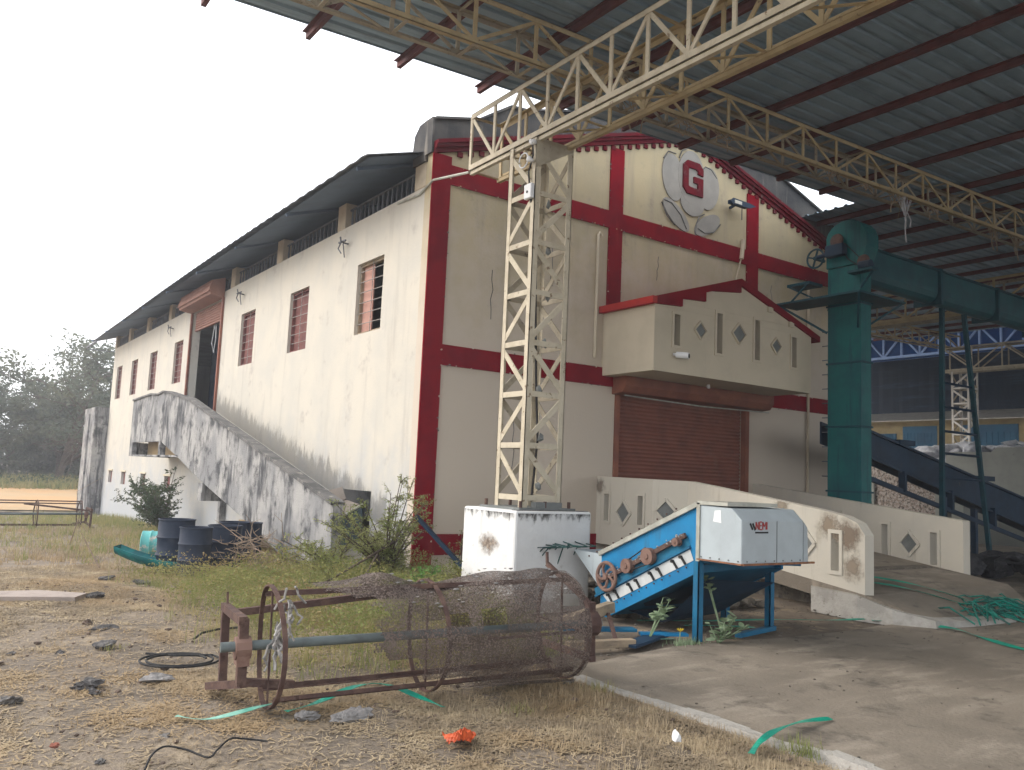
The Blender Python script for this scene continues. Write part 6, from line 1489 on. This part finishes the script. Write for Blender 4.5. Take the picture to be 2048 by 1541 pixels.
V, F = leaves(np.stack([X, Y, Z], 1), rng.uniform(.12, .28, n), .5); o = arrmesh('low_bushes', V, F, LEAFD, base=(-3, 47, 0)); tag(o, 'strip of low scrub along the far side of the orange field', 'scrub', None, 'stuff')

# ------------------------------------------------------------------ background on the right: stone wall, cotton, blue shed
m = MB(); m.box(22, 22.4, 3.3, 8.5, -.1, 2.62); o = m.build('stone_wall', STONEW, None, base=(22, 5, 0)); tag(o, 'rough rubble stone wall behind the belt conveyor', 'wall')
m = MB(); m.box(21.9, 22.5, 5.55, 5.85, -.1, 2.2); m.box(21.9, 22.5, 2.95, 3.28, -.1, 1.9); m.box(21.85, 22.5, 2.3, 2.7, -.1, 1.6); o = m.build('wall_piers', GREYW, None, base=(22, 4, 0)); tag(o, 'short grey cement piers at the ends of the rubble wall', 'pier')
m = MB(); m.box(24, 24.3, -9, 4.0, -.1, 3.20); m.prism([(-9, 3.2), (2.4, 3.2), (2.2, 3.36), (-9, 3.42)], YZ, 24, 24.3); o = m.build('retaining_wall', GREYW, None, base=(24, -2, 0)); tag(o, 'plain grey plastered wall at the right edge behind the conveyor', 'wall')
m = MB(); q = random.Random(3)
for k in range(230):
    x, y = q.uniform(24.9, 30), q.uniform(-7, 7.2); m.rock((x, y, 3.32 + .25 * math.sin(y * .8) * .4 + q.uniform(-.1, .2)), q.uniform(.2, .45), (1.2, 1.3, .6), 9000 + k, 2, .5)
m.box(24.6, 31, -8, 7.5, -.1, 3.0)
o = m.build('cotton_heap', COTTON, None, base=(27, 0, 0)); tag(o, 'long heap of loose white cotton behind the grey wall', 'cotton', None, 'stuff')
B = thing('blue_shed', 'big blue sheet walled shed filling the right background', 'building', (44, 6, 0))
m = MB(); 
vs = []; ys = np.arange(-24, 30.01, .35)
for k, y in enumerate(ys): vs += [(46 - .02 * (k % 2), y, 6.5), (46 - .02 * (k % 2), y, 12.4)]
m.add(vs, [(2 * k, 2 * k + 1, 2 * k + 3, 2 * k + 2) for k in range(len(ys) - 1)]); m.build('upper_wall', BLUEW, B)
m = MB(); m.box(46.2, 46.6, -24, 30, -.1, 6.5); m.box(46.2, 60, 29.7, 30, -.1, 12.4); m.build('wall', YELL, B)
m = MB(); m.add([(27, -24, 10.0), (46.3, -24, 12.6), (46.3, 30, 12.6), (27, 30, 10.0)], [(0, 1, 2, 3)]); o = m.build('roof', BLUEW, B); o.modifiers.new('S', 'SOLIDIFY').thickness = .05
S2 = thing('store_row', 'low ochre store rooms with blue doors and a tin eave behind the cotton', 'building', (40, 12, 0))
m = MB(); m.box(40, 45, -8, 22, -.1, 5.75); m.build('wall', YELL, S2)
m = MB(); 
m.add([(39.0, -8, 5.72), (39.0, 22, 5.80), (42, 22, 6.5), (42, -8, 6.5)], [(0, 1, 2, 3)]); o = m.build('roof', TIN, S2); o.modifiers.new('S', 'SOLIDIFY').thickness = .05
for y in (16.3, 13.9, 10.1, 6.4, 2.6):
    w = 1.0 if y > 13 else 1.5
    m = MB(); m.box(39.95, 40.0, y - w, y + w, .2, 5.5 if y != 16.3 else 5.1)
    for k in range(10): m.box(39.92, 39.95, y - w + .1 + k * w * .2, y - w + .16 + k * w * .2, .2, 5.1)
    m.build('door', BLUED2, S2)
m = MB(); m.box(38.9, 39.0, 17.5, 17.7, 5.4, 5.5)
def bgirder(label, x, y0, y1, z0, z1, step, M1):
    t = thing('lattice_girder', label, 'girder', (x, (y0 + y1) / 2, z0), 'blue lattice girders of the far shed'); n = int((y1 - y0) / step)
    for dx in (0, .6):
        m = MB(); m.bar((x + dx, y0, z0), (x + dx, y1, z0), .12); m.build('bottom_chord', M1, t); m = MB(); m.bar((x + dx, y0, z1), (x + dx, y1, z1), .12); m.build('top_chord', M1, t)
        m = MB()
        for k in range(n):
            a, b = y0 + k * step, y0 + (k + 1) * step; m.bar((x + dx, a, z0), (x + dx, a, z1), .09); p, r = (z0, z1) if k % 2 else (z1, z0); m.bar((x + dx, a, p), (x + dx, b, r), .08)
        m.build('lacing', M1, t)
bgirder('light blue lattice girder high in the far shed at right', 33, -10, 22, 8.42, 9.5, .95, BLUET)
m = MB(); m.box(33.2, 33.26, -10, 24, 8.30, 9.9); o = m.build('blue_fascia', mat('bright_blue_sheet', (.02, .075, .23), (.015, .055, .18), 2), None, base=(33, 5, 8)); tag(o, 'bright blue sheet fascia backing the far blue girder', 'fascia')
m = MB(); m.tube([(26, 14, 6.9), (28.8, 9, 7.0)], .05, 6); m.tube([(16.2, -2.4, 7.3), (17.4, -.9, 7.38)], .09, 8)
m = MB(); m.tube([(12.1, .7, 6.55), (13.2, .65, 6.68)], .10, 10); o = m.build('tube_lamp', mat('lamp_tube_white', (.75, .77, .8)), None, base=(12.6, .7, 6.6)); tag(o, 'white cylindrical lamp fitting seen between tower and conveyor tube', 'lamp')
m = MB(); m.add([(18, -60, .006), (75, -60, .006), (75, 60, .006), (36, 60, .006), (30, 20, .006)], [(0, 1, 2, 3, 4)])

# ------------------------------------------------------------------ light, air, camera
HAZE = mat('haze_air', (1, 1, 1)); nt = HAZE.node_tree; nt.nodes.clear()
ho = nt.nodes.new('ShaderNodeOutputMaterial'); hv = nt.nodes.new('ShaderNodeVolumePrincipled'); hv.inputs['Color'].default_value = (.93, .95, 1, 1); hv.inputs['Density'].default_value = .0023; hv.inputs['Anisotropy'].default_value = .3
nt.links.new(hv.outputs[0], ho.inputs['Volume'])
USE_HAZE = True
if USE_HAZE:
    m = MB(); m.box(-165, 185, -65, 325, -3, 16); o = m.build('haze', HAZE, None); o['kind'] = 'stuff'; o.display_type = 'WIRE'

SUN_EL = 36
sd = Vector((-1.0, .8, 0)).normalized() * math.cos(R(SUN_EL)) + Vector((0, 0, math.sin(R(SUN_EL))))
l = bpy.data.lights.new('sun', 'SUN'); l.energy = 1.1; l.angle = R(30); l.color = (1, .965, .92)
so = bpy.data.objects.new('sun', l); COL.objects.link(so); so.rotation_euler = (-sd).to_track_quat('-Z', 'Y').to_euler(); so.location = (-30, 10, 30)
w = bpy.data.worlds.new('World'); S.world = w; w.use_nodes = True; nt = w.node_tree; N = nt.nodes; L = nt.links
bg = N['Background']; sky = N.new('ShaderNodeTexSky'); sky.sky_type = 'NISHITA'; sky.sun_disc = False
sky.sun_elevation = R(SUN_EL); sky.sun_rotation = math.atan2(sd.x, sd.y); sky.dust_density = 6; sky.air_density = 1.2; sky.ozone_density = 1
mx = N.new('ShaderNodeMix'); mx.data_type = 'RGBA'; mx.inputs['Factor'].default_value = .72
L.new(sky.outputs[0], mx.inputs['A']); mx.inputs['B'].default_value = (11, 11.2, 11.6, 1)      # thin white overcast over the blue
L.new(mx.outputs['Result'], bg.inputs['Color']); bg.inputs['Strength'].default_value = .15
S.view_settings.view_transform = 'Standard'; S.view_settings.look = 'None'; S.view_settings.gamma = 1; S.view_settings.exposure = .72
try: S.view_settings.use_curve_mapping = False
except Exception: pass
S.cycles.max_bounces = 7; S.cycles.diffuse_bounces = 4; S.cycles.transparent_max_bounces = 12; S.cycles.volume_bounces = 0
S.cycles.use_adaptive_sampling = True
try: S.cycles.use_denoising = True
except Exception: pass

yaw, pit, rol = R(34.816), R(6.2466), R(2.4953)
fw = Vector((math.sin(yaw) * math.cos(pit), math.cos(yaw) * math.cos(pit), math.sin(pit))); rt = fw.cross(Vector((0, 0, 1))).normalized(); up = rt.cross(fw)
r2 = rt * math.cos(rol) + up * math.sin(rol); u2 = -rt * math.sin(rol) + up * math.cos(rol)
cam = bpy.data.cameras.new('camera'); co = bpy.data.objects.new('camera', cam); COL.objects.link(co)
Mx = Matrix((( r2.x, u2.x, -fw.x), (r2.y, u2.y, -fw.y), (r2.z, u2.z, -fw.z))).to_4x4(); Mx.translation = Vector((-6.62, -12.13, 1.6)); co.matrix_world = Mx
cam.sensor_width = 36; cam.sensor_fit = 'HORIZONTAL'; cam.lens = 36 * 1682.5 / 2048; cam.clip_end = 2000; cam.clip_start = .05
S.camera = co
